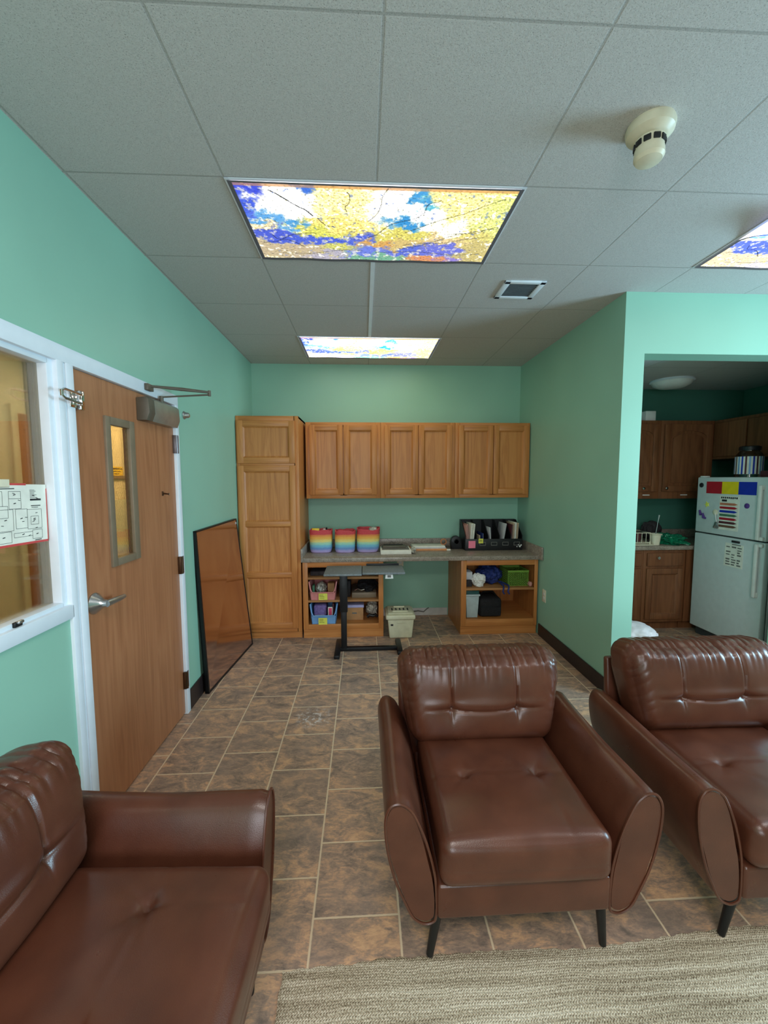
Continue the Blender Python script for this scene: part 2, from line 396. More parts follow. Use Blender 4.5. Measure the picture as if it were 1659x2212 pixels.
# ------------------------------------------------------------------ mesh builder
class B:
    def __init__(s, off=(0, 0, 0)):
        s.bm = bmesh.new(); s.o = Vector(off)
    def _fin(s, vs, mi, smooth=None):
        fs = set(f for v in vs for f in v.link_faces)
        for f in fs:
            f.material_index = mi
    def box(s, x0, x1, y0, y1, z0, z1, bev=0.0, mi=0, rot=None, seg=2):
        r = bmesh.ops.create_cube(s.bm, size=1.0)
        vs = r['verts']
        sx, sy, sz = x1 - x0, y1 - y0, z1 - z0
        for v in vs: v.co = Vector((v.co.x * sx, v.co.y * sy, v.co.z * sz))
        if bev > 0:
            bev = min(bev, 0.45 * min(abs(sx), abs(sy), abs(sz)))
            es = list(set(e for v in vs for e in v.link_edges))
            r = bmesh.ops.bevel(s.bm, geom=es, offset=bev, segments=seg, affect='EDGES', profile=0.5)
            vs = list(set(v for f in r['faces'] for v in f.verts) | set(v for v in vs if v.is_valid))
        c = Vector(((x0 + x1) / 2, (y0 + y1) / 2, (z0 + z1) / 2))
        for v in vs:
            if rot is not None: v.co = rot @ v.co
            v.co += c - s.o
        s._fin(vs, mi)
        return vs
    def tube(s, pts, r, seg=8, mi=0, cap=True, closed=False):
        pts = [Vector(p) for p in pts]; n = len(pts); rings = []
        rr = r if isinstance(r, (list, tuple)) else [r] * n
        prev = None
        for i, p in enumerate(pts):
            a = pts[(i - 1) % n] if (i > 0 or closed) else pts[i]
            b = pts[(i + 1) % n] if (i < n - 1 or closed) else pts[i]
            d = (b - a).normalized() if (b - a).length > 1e-9 else Vector((0, 0, 1))
            if prev is None:
                up = Vector((0, 0, 1)) if abs(d.z) < 0.9 else Vector((1, 0, 0))
                u = d.cross(up).normalized()
            else:
                u = (prev - d * prev.dot(d)).normalized()
            prev = u; w_ = d.cross(u)
            rings.append([s.bm.verts.new(p - s.o + (u * math.cos(2 * PI * k / seg) + w_ * math.sin(2 * PI * k / seg)) * rr[i]) for k in range(seg)])
        m = n if closed else n - 1
        for i in range(m):
            A, D = rings[i], rings[(i + 1) % n]
            for k in range(seg):
                f = s.bm.faces.new((A[k], A[(k + 1) % seg], D[(k + 1) % seg], D[k])); f.material_index = mi
        if cap and not closed:
            for rg in (rings[0], rings[-1]):
                f = s.bm.faces.new(rg); f.material_index = mi
    def cyl(s, p0, p1, r0, r1=None, seg=20, mi=0):
        s.tube([p0, p1], [r0, r0 if r1 is None else r1], seg, mi)
    def lathe(s, prof, c, seg=32, mi=0, axis='Z', sq=0.0, cap=True):
        c = Vector(c); rings = []
        for (r, z) in prof:
            ring = []
            for k in range(seg):
                a = 2 * PI * k / seg
                x, y = math.cos(a), math.sin(a)
                if sq > 0:
                    e = 1 / (2 + sq * 4); m_ = (abs(x) ** (1 / e) + abs(y) ** (1 / e)) ** e; x, y = x / m_, y / m_
                q = {'Z': (x * r, y * r, z), 'X': (z, x * r, y * r), 'Y': (x * r, z, y * r)}[axis]
                ring.append(s.bm.verts.new(c + Vector(q) - s.o))
            rings.append(ring)
        for A, D in zip(rings, rings[1:]):
            for k in range(seg):
                f = s.bm.faces.new((A[k], A[(k + 1) % seg], D[(k + 1) % seg], D[k])); f.material_index = mi
        if cap:
            for rg in (rings[0], rings[-1]):
                if len(set(tuple(round(t, 6) for t in v.co) for v in rg)) > 2:
                    f = s.bm.faces.new(rg); f.material_index = mi
    def prism(s, poly, axis, a0, a1, mi=0, bev=0.0, seg=2):
        def P(u, v, a):
            return {'X': (a, u, v), 'Y': (u, a, v), 'Z': (u, v, a)}[axis]
        A = [s.bm.verts.new(Vector(P(u, v, a0)) - s.o) for u, v in poly]
        D = [s.bm.verts.new(Vector(P(u, v, a1)) - s.o) for u, v in poly]
        n = len(poly); fs = [s.bm.faces.new(A), s.bm.faces.new(D)]
        for k in range(n): fs.append(s.bm.faces.new((A[k], A[(k + 1) % n], D[(k + 1) % n], D[k])))
        for f in fs: f.material_index = mi
        if bev > 0:
            es = list(fs[0].edges) + list(fs[1].edges)
            bmesh.ops.bevel(s.bm, geom=es, offset=bev, segments=seg, affect='EDGES', profile=0.5)
    def quad(s, pts, mi=0):
        f = s.bm.faces.new([s.bm.verts.new(Vector(p) - s.o) for p in pts]); f.material_index = mi
    def blob(s, c, r, seed=0, amp=0.15, freq=3.0, sub=4, mi=0, zmin=None):
        ret = bmesh.ops.create_icosphere(s.bm, subdivisions=sub, radius=1.0)
        c = Vector(c)
        for v in ret['verts']:
            d = v.co.normalized()
            k = 1 + amp * noise.fractal(d * freq + Vector((seed * 7.3, seed, 0)), 0.8, 2.0, 4)
            q = Vector((d.x * r[0] * k, d.y * r[1] * k, d.z * r[2] * k)) + c
            if zmin is not None and q.z < zmin: q.z = zmin
            v.co = q - s.o
        s._fin(ret['verts'], mi)
    def done(s, name, mats, parent=None, smooth=True, angle=35, world=True):
        bmesh.ops.recalc_face_normals(s.bm, faces=s.bm.faces)
        me = bpy.data.meshes.new(name); s.bm.to_mesh(me); s.bm.free()
        mats = mats if isinstance(mats, (list, tuple)) else [mats]
        for m in mats: me.materials.append(M[m] if isinstance(m, str) else m)
        if smooth:
            me.polygons.foreach_set('use_smooth', [True] * len(me.polygons))
            me.set_sharp_from_angle(angle=math.radians(angle))
        o = bpy.data.objects.new(name, me); C.objects.link(o)
        if parent is not None:
            o.parent = parent
            if parent.type == 'MESH':
                o.matrix_parent_inverse = Matrix.Identity(4)
        elif s.o.length > 0: o.location = s.o
        return o

def thing(name, label, cat, loc=(0, 0, 0), rotz=0.0, group=None, rot=None):
    o = bpy.data.objects.new(name, None); C.objects.link(o)
    o.empty_display_size = 0.05
    o.location = loc; o.rotation_euler = rot if rot else (0, 0, rotz)
    o['label'] = label; o['category'] = cat
    if group: o['group'] = group
    return o
def tag(o, label, cat, group=None, kind=None):
    o['label'] = label; o['category'] = cat
    if group: o['group'] = group
    if kind: o['kind'] = kind
    return o
def W(parent): return B(parent.location)          # builder that takes world coordinates and stores them relative to the parent
def struct(name, b, m, smooth=False):
    o = b.done(name, m, None, smooth); o['kind'] = 'structure'
    return o
def sub(o, b, name, m, **k):                        # sub-part: same frame as its part
    return b.done(name, m, o, **k)
def copy_tree(root, label=None, **kw):
    r = root.copy(); C.objects.link(r)
    if label: r['label'] = label
    for ch in list(root.children):
        c = ch.copy(); C.objects.link(c); c.parent = r
        for g in list(ch.children):
            d = g.copy(); C.objects.link(d); d.parent = c
    for k, v in kw.items(): setattr(r, k, v)
    return r

# ================================================================== THE SETTING
RX, FY0, KX = 4.25, -2.6, 4.25      # right-hand wall, wall behind the camera, kitchen end wall
b = B(); b.box(-2.8, KX + .1, FY0, 5.2, -0.05, 0.0); struct('floor', b, 'floor')
b = B(); b.box(XL, XR + .14, FY0, YB, HC, HC + .06); b.box(XR + .14, RX, FY0, YC + .15, HC, HC + .06); struct('ceiling', b, 'ceiling')
b = B(); b.box(XR + .14, KX, YC + .15, YB, 2.50, 2.56); struct('ceiling_kitchen', b, 'ceiling')
b = B(); b.box(XL - .12, XR, YB, YB + .1, 0, HC); struct('wall_back', b, 'wall')
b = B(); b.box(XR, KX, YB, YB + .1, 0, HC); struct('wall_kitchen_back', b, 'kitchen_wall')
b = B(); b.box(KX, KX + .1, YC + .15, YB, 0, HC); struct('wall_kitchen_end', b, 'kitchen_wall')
b = B(); b.box(XR, XR + .14, YC, YB, 0, HC); b.box(XR + .14, KX, YC, YC + .15, 2.345, HC); b.box(3.0, KX, YC, YC + .15, 0, 2.345); struct('wall_right', b, 'wall')  # unseen last box narrows the opening to keep light out of the kitchen
# left wall with the opening of the door and its side window
b = B()
TW = XL - .12
b.box(TW, XL, FY0, 0.42, 0, HC); b.box(TW, XL, 2.69, YB, 0, HC); b.box(TW, XL, 0.42, 2.69, 2.05, HC); b.box(TW, XL, 0.42, 1.665, 0, 0.985)
struct('wall_left', b, 'wall')
# right-hand and rear walls outside the frame; rear window added for its light
b = B()
b.box(RX, RX + .1, FY0, 0.2, 0, HC); b.box(RX, RX + .1, 2.3, YC + .15, 0, HC); b.box(RX, RX + .1, 0.2, 2.3, 0, 0.85); b.box(RX, RX + .1, 0.2, 2.3, 2.3, HC)
struct('wall_side', b, 'wall')
b = B()
b.box(XL, -1.05, FY0 - .1, FY0, 0, HC); b.box(0.45, RX, FY0 - .1, FY0, 0, HC); b.box(-1.05, 0.45, FY0 - .1, FY0, 0, 0.9); b.box(-1.05, 0.45, FY0 - .1, FY0, 2.3, HC)
struct('wall_front', b, 'wall')
b = B(); b.box(.0486, .0726, 2.40, 3.62, HC - .004, HC + .002); struct('trim_2', b, 'white_paint')
# skirtings
b = B(); b.box(XL, XL + .012, 2.692, 3.87, 0, .135, .004); struct('baseboard_left', b, 'dark_base')
b = B(); b.box(XR - .012, XR, YC - .012, 3.86, 0, .115, .004); b.box(XR - .012, XR + .14, YC - .012, YC, 0, .115, .004); struct('baseboard_right', b, 'dark_base')
b = B(); b.box(0.2, .93, YB - .012, YB, 0, .085, .004); struct('baseboard_back', b, 'white_strip')
# corridor beyond the left wall
b = B(); b.box(-2.7, -2.6, .2, 3.37, 0, 2.6); b.box(-2.7, -2.6, 3.37, 4.15, 0, 2.6, mi=1); b.box(-2.7, -2.6, 4.15, 4.85, 0, 2.6); b.box(-2.7, -2.6, 4.85, 5.2, 0, 2.6, mi=1); b.box(-2.6, TW, 5.1, 5.2, 0, 2.6, mi=1); b.box(-2.6, TW, .2, .3, 0, 2.6)
struct('wall_corridor', b, ['hall_wall', 'hall_taupe'])
b = B(); b.box(-2.7, TW, .2, 5.2, 2.6, 2.65); struct('ceiling_corridor', b, 'ceiling')
b = B(); b.box(-2.6, -2.585, 3.275, 3.375, 0, 2.03, .003); struct('trim_3', b, 'door_wood')
b = B(); b.box(-2.6, -2.58, 3.215, 3.275, 0, 2.09, .004); struct('trim_4', b, 'hall_wall')

b = B(); b.box(-2.6, -2.57, 4.85, 4.98, 0, 2.2, .003); b.box(-2.6, -2.58, 4.2, 4.85, 1.533, 1.566, .003); struct('trim_5', b, 'taupe_frame')
t = thing('corridor_sign', 'yellow sign with black writing seen through the narrow door pane', 'sign', (-2.6, 4.52, 1.61))
b = W(t); b.box(-2.598, -2.594, 4.40, 4.62, 1.568, 1.66); b.done('sign_board', 'yellow_pack', t, smooth=False)
b = W(t); random.seed(5)
for r_, (h, n_) in enumerate(((.016, 9), (.009, 8), (.009, 6))):
    for k in range(n_): b.box(-2.594, -2.592, 4.42 + k * .021, 4.42 + k * .021 + random.uniform(.008, .017), 1.632 - r_ * .025, 1.632 - r_ * .025 + h)
b.done('sign_writing', 'ink', t, smooth=False)

# white steel frame of the door and the side window
b = B()
fx0, fx1 = XL - .10, XL + .014
b.box(fx0, fx1, 0.42, 2.69, 1.985, 2.05, .004)
b.box(fx0, fx1, 2.645, 2.69, 0, 1.99, .004)
b.box(fx0, fx1, 1.66, 1.697, 0, 1.99, .004); b.box(fx0, fx1, 1.709, 1.752, 0, 1.99, .004); b.box(fx0, fx1 - .007, 1.69, 1.72, 0, 1.99)
b.box(fx0, fx1, 0.42, 1.67, .985, 1.04, .004)
b.box(XL - .06, XL - .004, 1.632, 1.665, 1.03, 1.99, .004); b.box(XL - .06, XL - .004, .42, 1.64, 1.965, 1.99, .003); b.box(XL - .06, XL - .004, .42, 1.64, 1.035, 1.056, .003)
struct('trim_1', b, 'white_paint', True)
b = B(); b.box(XL - .045, XL - .039, .42, 1.636, 1.05, 1.972); o = struct('window_1', b, 'glass')
b = B(); b.box(XL - .006, XL + .006, 1.40, 1.432, 1.040, 1.058, .003, mi=0); b.box(XL + .004, XL + .016, 1.405, 1.427, 1.052, 1.062, .003, mi=1)
tag(b.done('window_latch', ['black_metal', 'steel']), 'small dark latch on the white sill of the side window', 'latch')

# the door
DX1 = XL - .004; DX0 = DX1 - .044
d = bpy.data.objects.new('door_1', None); C.objects.link(d); d.location = (XL, 2.2, 0); d['kind'] = 'structure'
d['label'] = 'oak veneer door with a narrow wired glass pane and lever handle'
b = W(d)
b.box(DX0, DX1, 1.756, 1.962, .012, 1.982); b.box(DX0, DX1, 2.18, 2.643, .012, 1.982); b.box(DX0, DX1, 1.962, 2.18, .012, 1.135); b.box(DX0, DX1, 1.962, 2.18, 1.812, 1.982)
b.done('door_slab', 'door_wood', d, smooth=False)
b = W(d)
for (y0, y1, z0, z1) in ((1.952, 1.99, 1.125, 1.822), (2.145, 2.19, 1.125, 1.822), (1.99, 2.145, 1.785, 1.822), (1.99, 2.145, 1.125, 1.16)):
    b.box(DX1 - .014, DX1 + .012, y0, y1, z0, z1, .003)
b.done('pane_frame', 'taupe_frame', d)
b = W(d); b.box(DX1 - .010, DX1 - .004, 1.985, 2.15, 1.155, 1.79); b.done('glass_pane', 'wire_glass', d)
b = W(d)
b.lathe([(.046, 0), (.046, .006), (.040, .014), (.024, .032), (.017, .045), (.016, .06), (.0, .06)], (DX1, 1.815, .997), 24, axis='X')
hd = b.done('door_handle', 'steel', d)
b = W(d); b.tube([(DX1 + .058, 1.805, .998), (DX1 + .062, 1.84, .998), (DX1 + .064, 1.89, .996), (DX1 + .060, 1.935, .994)], [.016, .0145, .0125, .010], 14)
sub(hd, b, 'lever', 'steel')
for z, mat in ((1.747, 'silver_hinge'), (.989, 'brown_metal'), (.232, 'brown_metal')):
    b = W(d); b.cyl((XL + .016, 2.644, z - .055), (XL + .016, 2.644, z + .055), .008, seg=12); b.box(XL - .003, XL + .0155, 2.628, 2.672, z - .055, z + .055, .001)
    b.done('hinge', mat, d)
b = W(d); b.cyl((DX1, 2.474, 1.45), (DX1 + .03, 2.474, 1.446), .006, .004, 8); b.tube([(DX1 + .03, 2.474, 1.446), (DX1 + .036, 2.476, 1.44), (DX1 + .036, 2.478, 1.452)], .004, 8)
b.box(DX1, DX1 + .003, 2.464, 2.484, 1.436, 1.462, .001); b.done('coat_hook', 'brown_metal', d)
b = W(d)
prof = [(DX1, 1.84), (DX1, 1.955), (DX1 + .05, 1.962), (DX1 + .062, 1.95), (DX1 + .066, 1.88), (DX1 + .05, 1.84)]
A = [(x, z) for x, z in prof]
b.prism(A, 'Y', 2.30, 2.60, 0, .006)
cl = b.done('door_closer', 'alu', d)
b = W(d); b.prism([(x + .001 if x > DX1 else x, z) for x, z in prof], 'Y', 2.235, 2.30, 0, .004); sub(cl, b, 'closer_cap', 'bronze')
b = W(d)
zz = 2.0
b.cyl((DX1 + .035, 2.44, 1.955), (DX1 + .035, 2.44, 2.0), .011, seg=12)
b.box(XL + .014, XL + .035, 2.29, 2.35, 2.005, 2.04, .003)
tip = (-.91, 2.55, 2.045)
b.tube([(DX1 + .035, 2.44, 1.995), (tip[0], tip[1], tip[2] - .014)], .005, 8); b.tube([(XL + .03, 2.32, 2.03), (XL + .15, 2.43, 2.037), tip], [.006, .010, .007], 8)
b.cyl((tip[0], tip[1], tip[2] - .022), (tip[0], tip[1], tip[2] + .01), .009, seg=12)
sub(cl, b, 'closer_arm', 'bronze')

# objects fixed to the left wall
t = thing('swing_bar_lock', 'chrome swing bar lock fixed to the white frame beside the door', 'lock', (XL + .016, 1.74, 1.853))
b = W(t); b.box(XL + .014, XL + .018, 1.715, 1.75, 1.82, 1.887, .001); b.box(XL + .014, XL + .05, 1.735, 1.752, 1.828, 1.879, .003); b.box(XL + .01, XL + .03, 1.76, 1.785, 1.815, 1.892, .004); b.done('lock_plate', 'chrome', t)
b = W(t); b.tube([(XL + .045, 1.74, 1.87), (XL + .05, 1.64, 1.874), (XL + .05, 1.625, 1.866), (XL + .05, 1.625, 1.848), (XL + .05, 1.64, 1.840), (XL + .045, 1.74, 1.836)], .0055, 10); b.done('swing_bar', 'chrome', t)
b = B((XL, 2.80, 1.947)); b.lathe([(.026, 0), (.026, .004), (.02, .012), (.017, .03), (.012, .036), (0, .038)], (XL, 2.80, 1.947), 20, axis='X')
tag(b.done('wall_bumper', 'steel'), 'small round metal door stop on the green wall right of the door', 'door stop')
b = W(o) if False else None

# evacuation plan taped on the side window
t = thing('floor_plan_sheet', 'white floor plan sheet with red border taped to the side window', 'notice', (XL - .03, 1.50, 1.41))
th = math.radians(-1.5)
def PW(y, z, e=0.0):                # sheet coordinates (metres from its centre) to world
    return (XL - .036 + e, 1.435 + y * math.cos(th) - z * math.sin(th), 1.415 + y * math.sin(th) + z * math.cos(th))
def strip(bb, y0, z0, y1, z1, wd, e=.0016):
    dx, dz = y1 - y0, z1 - z0; L = math.hypot(dx, dz) or 1; nx, nz = -dz / L * wd / 2, dx / L * wd / 2
    bb.quad([PW(y0 + nx, z0 + nz, e), PW(y1 + nx, z1 + nz, e), PW(y1 - nx, z1 - nz, e), PW(y0 - nx, z0 - nz, e)])
b = W(t); pts = [(-.26, -.105), (.192, -.105), (.192, .105), (-.26, .105)]
b.bm.faces.new([b.bm.verts.new(Vector(PW(y, z, 0)) - b.o) for y, z in pts]); b.bm.faces.new([b.bm.verts.new(Vector(PW(y, z, .0012)) - b.o) for y, z in pts])
b.done('sheet', 'paper', t, smooth=False)
b = W(t)
strip(b, -.26, -.105, .192, -.105, .008); strip(b, -.26, .105, .10, .105, .007); strip(b, .192, -.105, .192, .09, .004)
b.done('red_border', 'red_tape', t, smooth=False)
b = W(t)
R_ = [(-.06, .03, .0, .08), (.025, .055, .075, .08), (.025, .02, .075, .055), (-.06, -.01, .02, .03), (-.065, -.06, -.02, .02), (-.02, -.055, .04, .018), (.05, -.05, .10, .018),
      (.10, -.055, .165, .015), (.115, -.04, .15, -.01), (-.06, -.09, -.03, -.06), (-.03, -.095, .03, -.058), (.04, -.08, .12, -.065), (.12, -.092, .165, -.06), (-.24, -.08, -.1, .06), (-.22, .0, -.12, .05)]
for (a, c_, e_, f_) in R_:
    strip(b, a, c_, e_, c_, .0012); strip(b, a, f_, e_, f_, .0012); strip(b, a, c_, a, f_, .0012); strip(b, e_, c_, e_, f_, .0012)
    my, mz = (a + e_) / 2, (c_ + f_) / 2
    strip(b, my - .006, mz, my + .004, mz + .002, .003)
for k in range(7):
    strip(b, .115, .085 - k * .0045, .115 + .02 + .012 * random.random(), .085 - k * .0045, .0015)
strip(b, .115, .05, .165, .05, .007); strip(b, .118, .028, .162, .028, .003); strip(b, .12, .022, .15, .022, .002)
strip(b, -.03, .088, .05, .09, .003); strip(b, -.02, .094, .03, .095, .002); strip(b, .13, -.098, .16, -.097, .003)
for k in range(26):
    y, z = random.uniform(-.2, .15), random.uniform(-.085, .075); strip(b, y, z, y + .01, z + random.uniform(-.003, .003), .002)
b.done('plan_lines', 'ink', t, smooth=False)
b = W(t); strip(b, -.01, .108, .03, .108, .026, .003); b.done('tape', 'ivory_plastic', t, smooth=False)

# outlet on the right wall, outlet under the counter
def outlet(name, label, loc, axis):
    t = thing(name, label, 'outlet', loc); x, y, z = loc; b = W(t)
    if axis == 'X': b.box(x - .006, x, y - .036, y + .036, z - .06, z + .06, .002)
    else: b.box(x - .036, x + .036, y - .006, y, z - .06, z + .06, .002)
    b.done('cover_plate', 'ivory_plastic', t)
    for s in (-.02, .02):
        b = W(t)
        if axis == 'X': b.box(x - .0085, x - .005, y - .016, y + .016, z + s - .013, z + s + .013, .003)
        else: b.box(x - .016, x + .016, y - .0085, y - .005, z + s - .013, z + s + .013, .003)
        b.done('socket', 'white_plastic', t)
outlet('wall_outlet', 'ivory duplex outlet low on the right-hand green wall', (XR, 3.762, .416), 'X')
outlet('wall_outlet', 'ivory duplex outlet on the green wall under the counter', (.40, YB, .62), 'Y')

# ceiling: lights, vent, detector
def make_print():
    """Colours of the printed autumn-canopy cover on a grid (u to the right, v away from the camera)."""
    nu, nv = 380, 190
    col = np.zeros((nv + 1, nu + 1, 3))
    P = [(.0, .05, .10, .22, (40, 60, 225)), (.02, .25, .06, .15, (60, 90, 230)), (.15, .2, .14, .25, (255, 255, 255)), (.10, .38, .08, .14, (90, 170, 235)), (.17, .32, .10, .08, (250, 250, 250)),
         (.24, .06, .04, .06, (50, 110, 225)), (.19, .45, .05, .05, (70, 160, 225)), (.38, .15, .14, .28, (250, 232, 150)), (.36, .45, .16, .14, (247, 222, 120)), (.54, .22, .09, .28, (255, 252, 244)), (.63, .12, .06, .08, (60, 160, 225)),
         (.60, .40, .10, .09, (40, 150, 220)), (.70, .30, .08, .12, (250, 250, 250)), (.68, .22, .03, .06, (90, 200, 225)), (.82, .2, .12, .22, (250, 232, 140)), (.94, .3, .10, .30, (228, 232, 130)), (.78, .45, .12, .14, (252, 246, 214)),
         (.98, .28, .03, .07, (80, 110, 220)), (.10, .60, .10, .07, (72, 92, 220)), (.26, .66, .16, .05, (70, 96, 224)), (.30, .54, .12, .09, (222, 222, 96)), (.05, .5, .06, .06, (240, 220, 170)), (.45, .60, .05, .06, (80, 100, 225)), (.60, .58, .14, .09, (226, 214, 100)),
         (.5, .72, .06, .07, (226, 168, 84)), (.35, .78, .10, .07, (216, 214, 110)), (.47, .82, .08, .10, (110, 130, 232)), (.64, .80, .08, .06, (90, 110, 225)), (.62, .68, .10, .06, (224, 196, 120)), (.78, .62, .12, .08, (232, 206, 150)), (.80, .78, .12, .08, (110, 116, 226)),
         (.14, .84, .16, .12, (206, 186, 150)), (.28, .92, .10, .07, (190, 184, 200)), (.50, .95, .15, .07, (120, 184, 150)), (.72, .95, .10, .06, (232, 150, 96)), (.92, .78, .08, .20, (214, 196, 120)), (.90, .55, .10, .10, (230, 216, 120)), (.84, .94, .06, .05, (150, 130, 220))]
    for j in range(nv + 1):
        for i in range(nu + 1):
            u, v = i / nu, j / nv
            q = Vector((u * 2, v, 0))
            du = noise.fractal(q * 8, .7, 2, 6) * .045; dv = noise.fractal(q * 8 + Vector((5, 7, 1)), .7, 2, 6) * .09
            sc_ = sorted(((1 - math.hypot((u + du - pu) / ru, (v + dv - pv) / rv), k) for k, (pu, pv, ru, rv, c) in enumerate(P)), reverse=True)[:3] + [(-.35, -1)]
            wts = [math.exp(7 * (a_ - sc_[0][0])) for a_, _ in sc_]
            cs = [np.array((250, 238, 190) if k < 0 else P[k][4], float) for _, k in sc_]
            base = sum(c_ * w_ for c_, w_ in zip(cs, wts)) / sum(wts)
            n1 = noise.fractal(q * 55, .7, 2, 4)
            n2 = noise.fractal(q * 20 + Vector((9, 1, 4)), .8, 2, 5)
            n3 = noise.fractal(q * 30 + Vector((2, 8, 6)), .8, 2, 5)
            blue = base[2] > base[0] + 25
            if blue and n2 > .30: base = base * .35 + np.array((250, 244, 225)) * .65
            if not blue and n2 > .45: base = base * .35 + np.array((255, 252, 235)) * .65
            if not blue and n2 < -.62: base = base * .45 + np.array((96, 130, 225)) * .55
            if not blue and n3 > .5: base = base * .72 + np.array((216, 196, 84)) * .28
            base = base * (1 + (.10 if blue else .14) * n1)
            if n1 < -.55: base = base * .70
            if .018 < v < .045: base = base * .4 + np.array((232, 150, 76)) * .6
            if abs(u - .5) > .486 or v > .962 or v < .018: base = np.array((38, 38, 44), float)
            col[j, i] = np.clip(base, 0, 255)
    # thin branches
    br = [((.13, .08), (.27, .36), 2), ((.27, .36), (.33, .5), 1), ((.54, .02), (.48, .4), 1), ((.46, .62), (.66, .3), 1), ((.66, .3), (.72, .12), 1), ((.62, .52), (.95, .12), 1), ((.60, .78), (.98, .42), 1), ((.62, .72), (.98, .58), 1),
          ((.5, .82), (.96, .84), 1), ((.03, .75), (.25, .55), 1), ((.08, .62), (.2, .76), 1), ((.4, .08), (.39, .3), 1), ((.8, .56), (.99, .46), 1), ((.1, .9), (.45, .8), 1)]
    for (a, c, wd) in br:
        for k in range(600):
            s_ = k / 599
            u = a[0] + (c[0] - a[0]) * s_ + .008 * math.sin(s_ * 7 + a[0] * 30); v = a[1] + (c[1] - a[1]) * s_ + .015 * math.sin(s_ * 9 + a[1] * 40)
            i, j = int(u * nu), int(v * nv)
            for di in range(wd):
                if 0 <= i + di <= nu and 0 <= j <= nv: col[j, i + di] = col[j, i + di] * .35
    return col
PRINT = make_print()
def light_cover_mesh(sag=0.006):
    nv, nu = PRINT.shape[0] - 1, PRINT.shape[1] - 1
    verts, faces = [], []
    for j in range(nv + 1):
        for i in range(nu + 1):
            u, v = i / nu, j / nv
            verts.append(((u - .5) * 1.215, (v - .5) * .60, -sag * (1 - (2 * u - 1) ** 2) * .4 - .0015 * math.sin(u * 26) * (1 if v > .9 else 0) ))
    for j in range(nv):
        for i in range(nu):
            a = j * (nu + 1) + i
            faces.append((a, a + nu + 1, a + nu + 2, a + 1))
    me = bpy.data.meshes.new('printed_cover'); me.from_pydata(verts, [], faces)
    at = me.color_attributes.new('print', 'FLOAT_COLOR', 'POINT')
    c = PRINT / 255.0
    c = np.where(c <= .04045, c / 12.92, ((c + .055) / 1.055) ** 2.4)
    lum = (c @ np.array((.3, .55, .15)))[..., None]; k = np.clip((lum - .62) / .38, 0, 1); c = c * (.88 + 1.3 * k * k * (3 - 2 * k))      # the clear inks let far more of the tube light through
    at.data.foreach_set('color', np.concatenate([c, np.ones(c.shape[:2] + (1,))], 2).ravel())
    me.materials.append(M['cover'])
    return me
t = thing('ceiling_light', 'large ceiling light with printed autumn canopy cover, nearest the camera', 'ceiling light', (.068, 2.084, HC - .001), group='ceiling lights with printed covers')
b = B()
for (x0, x1, y0, y1) in ((-.616, -.598, -.306, .306), (.598, .616, -.306, .306), (-.616, .616, -.306, -.294), (-.616, .616, .294, .306)): b.box(x0, x1, y0, y1, -.003, 0)
b.done('light_frame', 'white_paint', t, smooth=False)
b = B(); b.box(-.598, .598, -.294, .294, -.004, 0); b.done('diffuser', 'diffuser', t, smooth=False)
o = bpy.data.objects.new('printed_cover', light_cover_mesh()); C.objects.link(o); o.parent = t; o.location.z = -.007
far = copy_tree(t, 'ceiling light with printed autumn cover above the wall cabinets', location=(.064, 3.935, HC - .001))
for c_ in far.children:
    if c_.name.startswith('printed_cover'):
        c_.data = c_.data.copy(); c_.data.materials[0] = M['cover_far']
sag = copy_tree(t, 'ceiling light with sagging printed cover, cut off at the right edge', location=(2.50, 2.072, HC - .001))
for c_ in sag.children:
    if c_.name.startswith('printed_cover'):
        c_.data = c_.data.copy(); c_.data.materials[0] = M['cover_side']
        for v_ in c_.data.vertices:
            u_, w_ = v_.co.x / 1.215 + .5, v_.co.y / .60 + .5
            v_.co.z -= .32 * max(0, .55 - w_) ** 1.3 * max(0, 1 - u_ / .7) ** 1.5

t = thing('ceiling_vent', 'square white ceiling vent with grey grille', 'vent', (1.0, 2.69, HC))
b = W(t)
for (x0, x1, y0, y1) in ((.872, .908, 2.575, 2.815), (1.092, 1.128, 2.575, 2.815), (.872, 1.128, 2.575, 2.605), (.872, 1.128, 2.785, 2.815)): b.box(x0, x1, y0, y1, HC - .012, HC, .003)
b.done('vent_frame', 'white_paint', t)
b = W(t); b.box(.9, 1.1, 2.6, 2.79, HC - .003, HC)
for k in range(9): b.box(.905, 1.095, 2.61 + k * .02, 2.618 + k * .02, HC - .008, HC - .003)
b.done('grille', 'vent_grey', t, smooth=False)

t = thing('smoke_detector', 'ivory smoke detector hanging from the ceiling tiles', 'smoke detector', (.985, 1.465, HC))
c = (.985, 1.465, HC)
b = W(t); b.lathe([(.072, 0), (.076, -.012), (.072, -.03), (.055, -.045), (.046, -.05)], c, 36); b.done('detector_base', 'detector_plastic', t)
b = W(t); b.lathe([(.046, -.048), (.044, -.075), (.046, -.085), (.047, -.105), (.04, -.116), (.022, -.121), (0, -.122)], c, 32); b.done('sensing_head', 'detector_plastic', t)
b = W(t)
for k in range(10):
    a = 2 * PI * k / 10 + .2
    b.box(c[0] + math.cos(a) * .0455 - .011, c[0] + math.cos(a) * .0455 + .011, c[1] + math.sin(a) * .0455 - .003, c[1] + math.sin(a) * .0455 + .003, HC - .074, HC - .056, .002, rot=Matrix.Rotation(a + PI / 2, 3, 'Z'))
b.done('vent_slots', 'black_plastic', t)

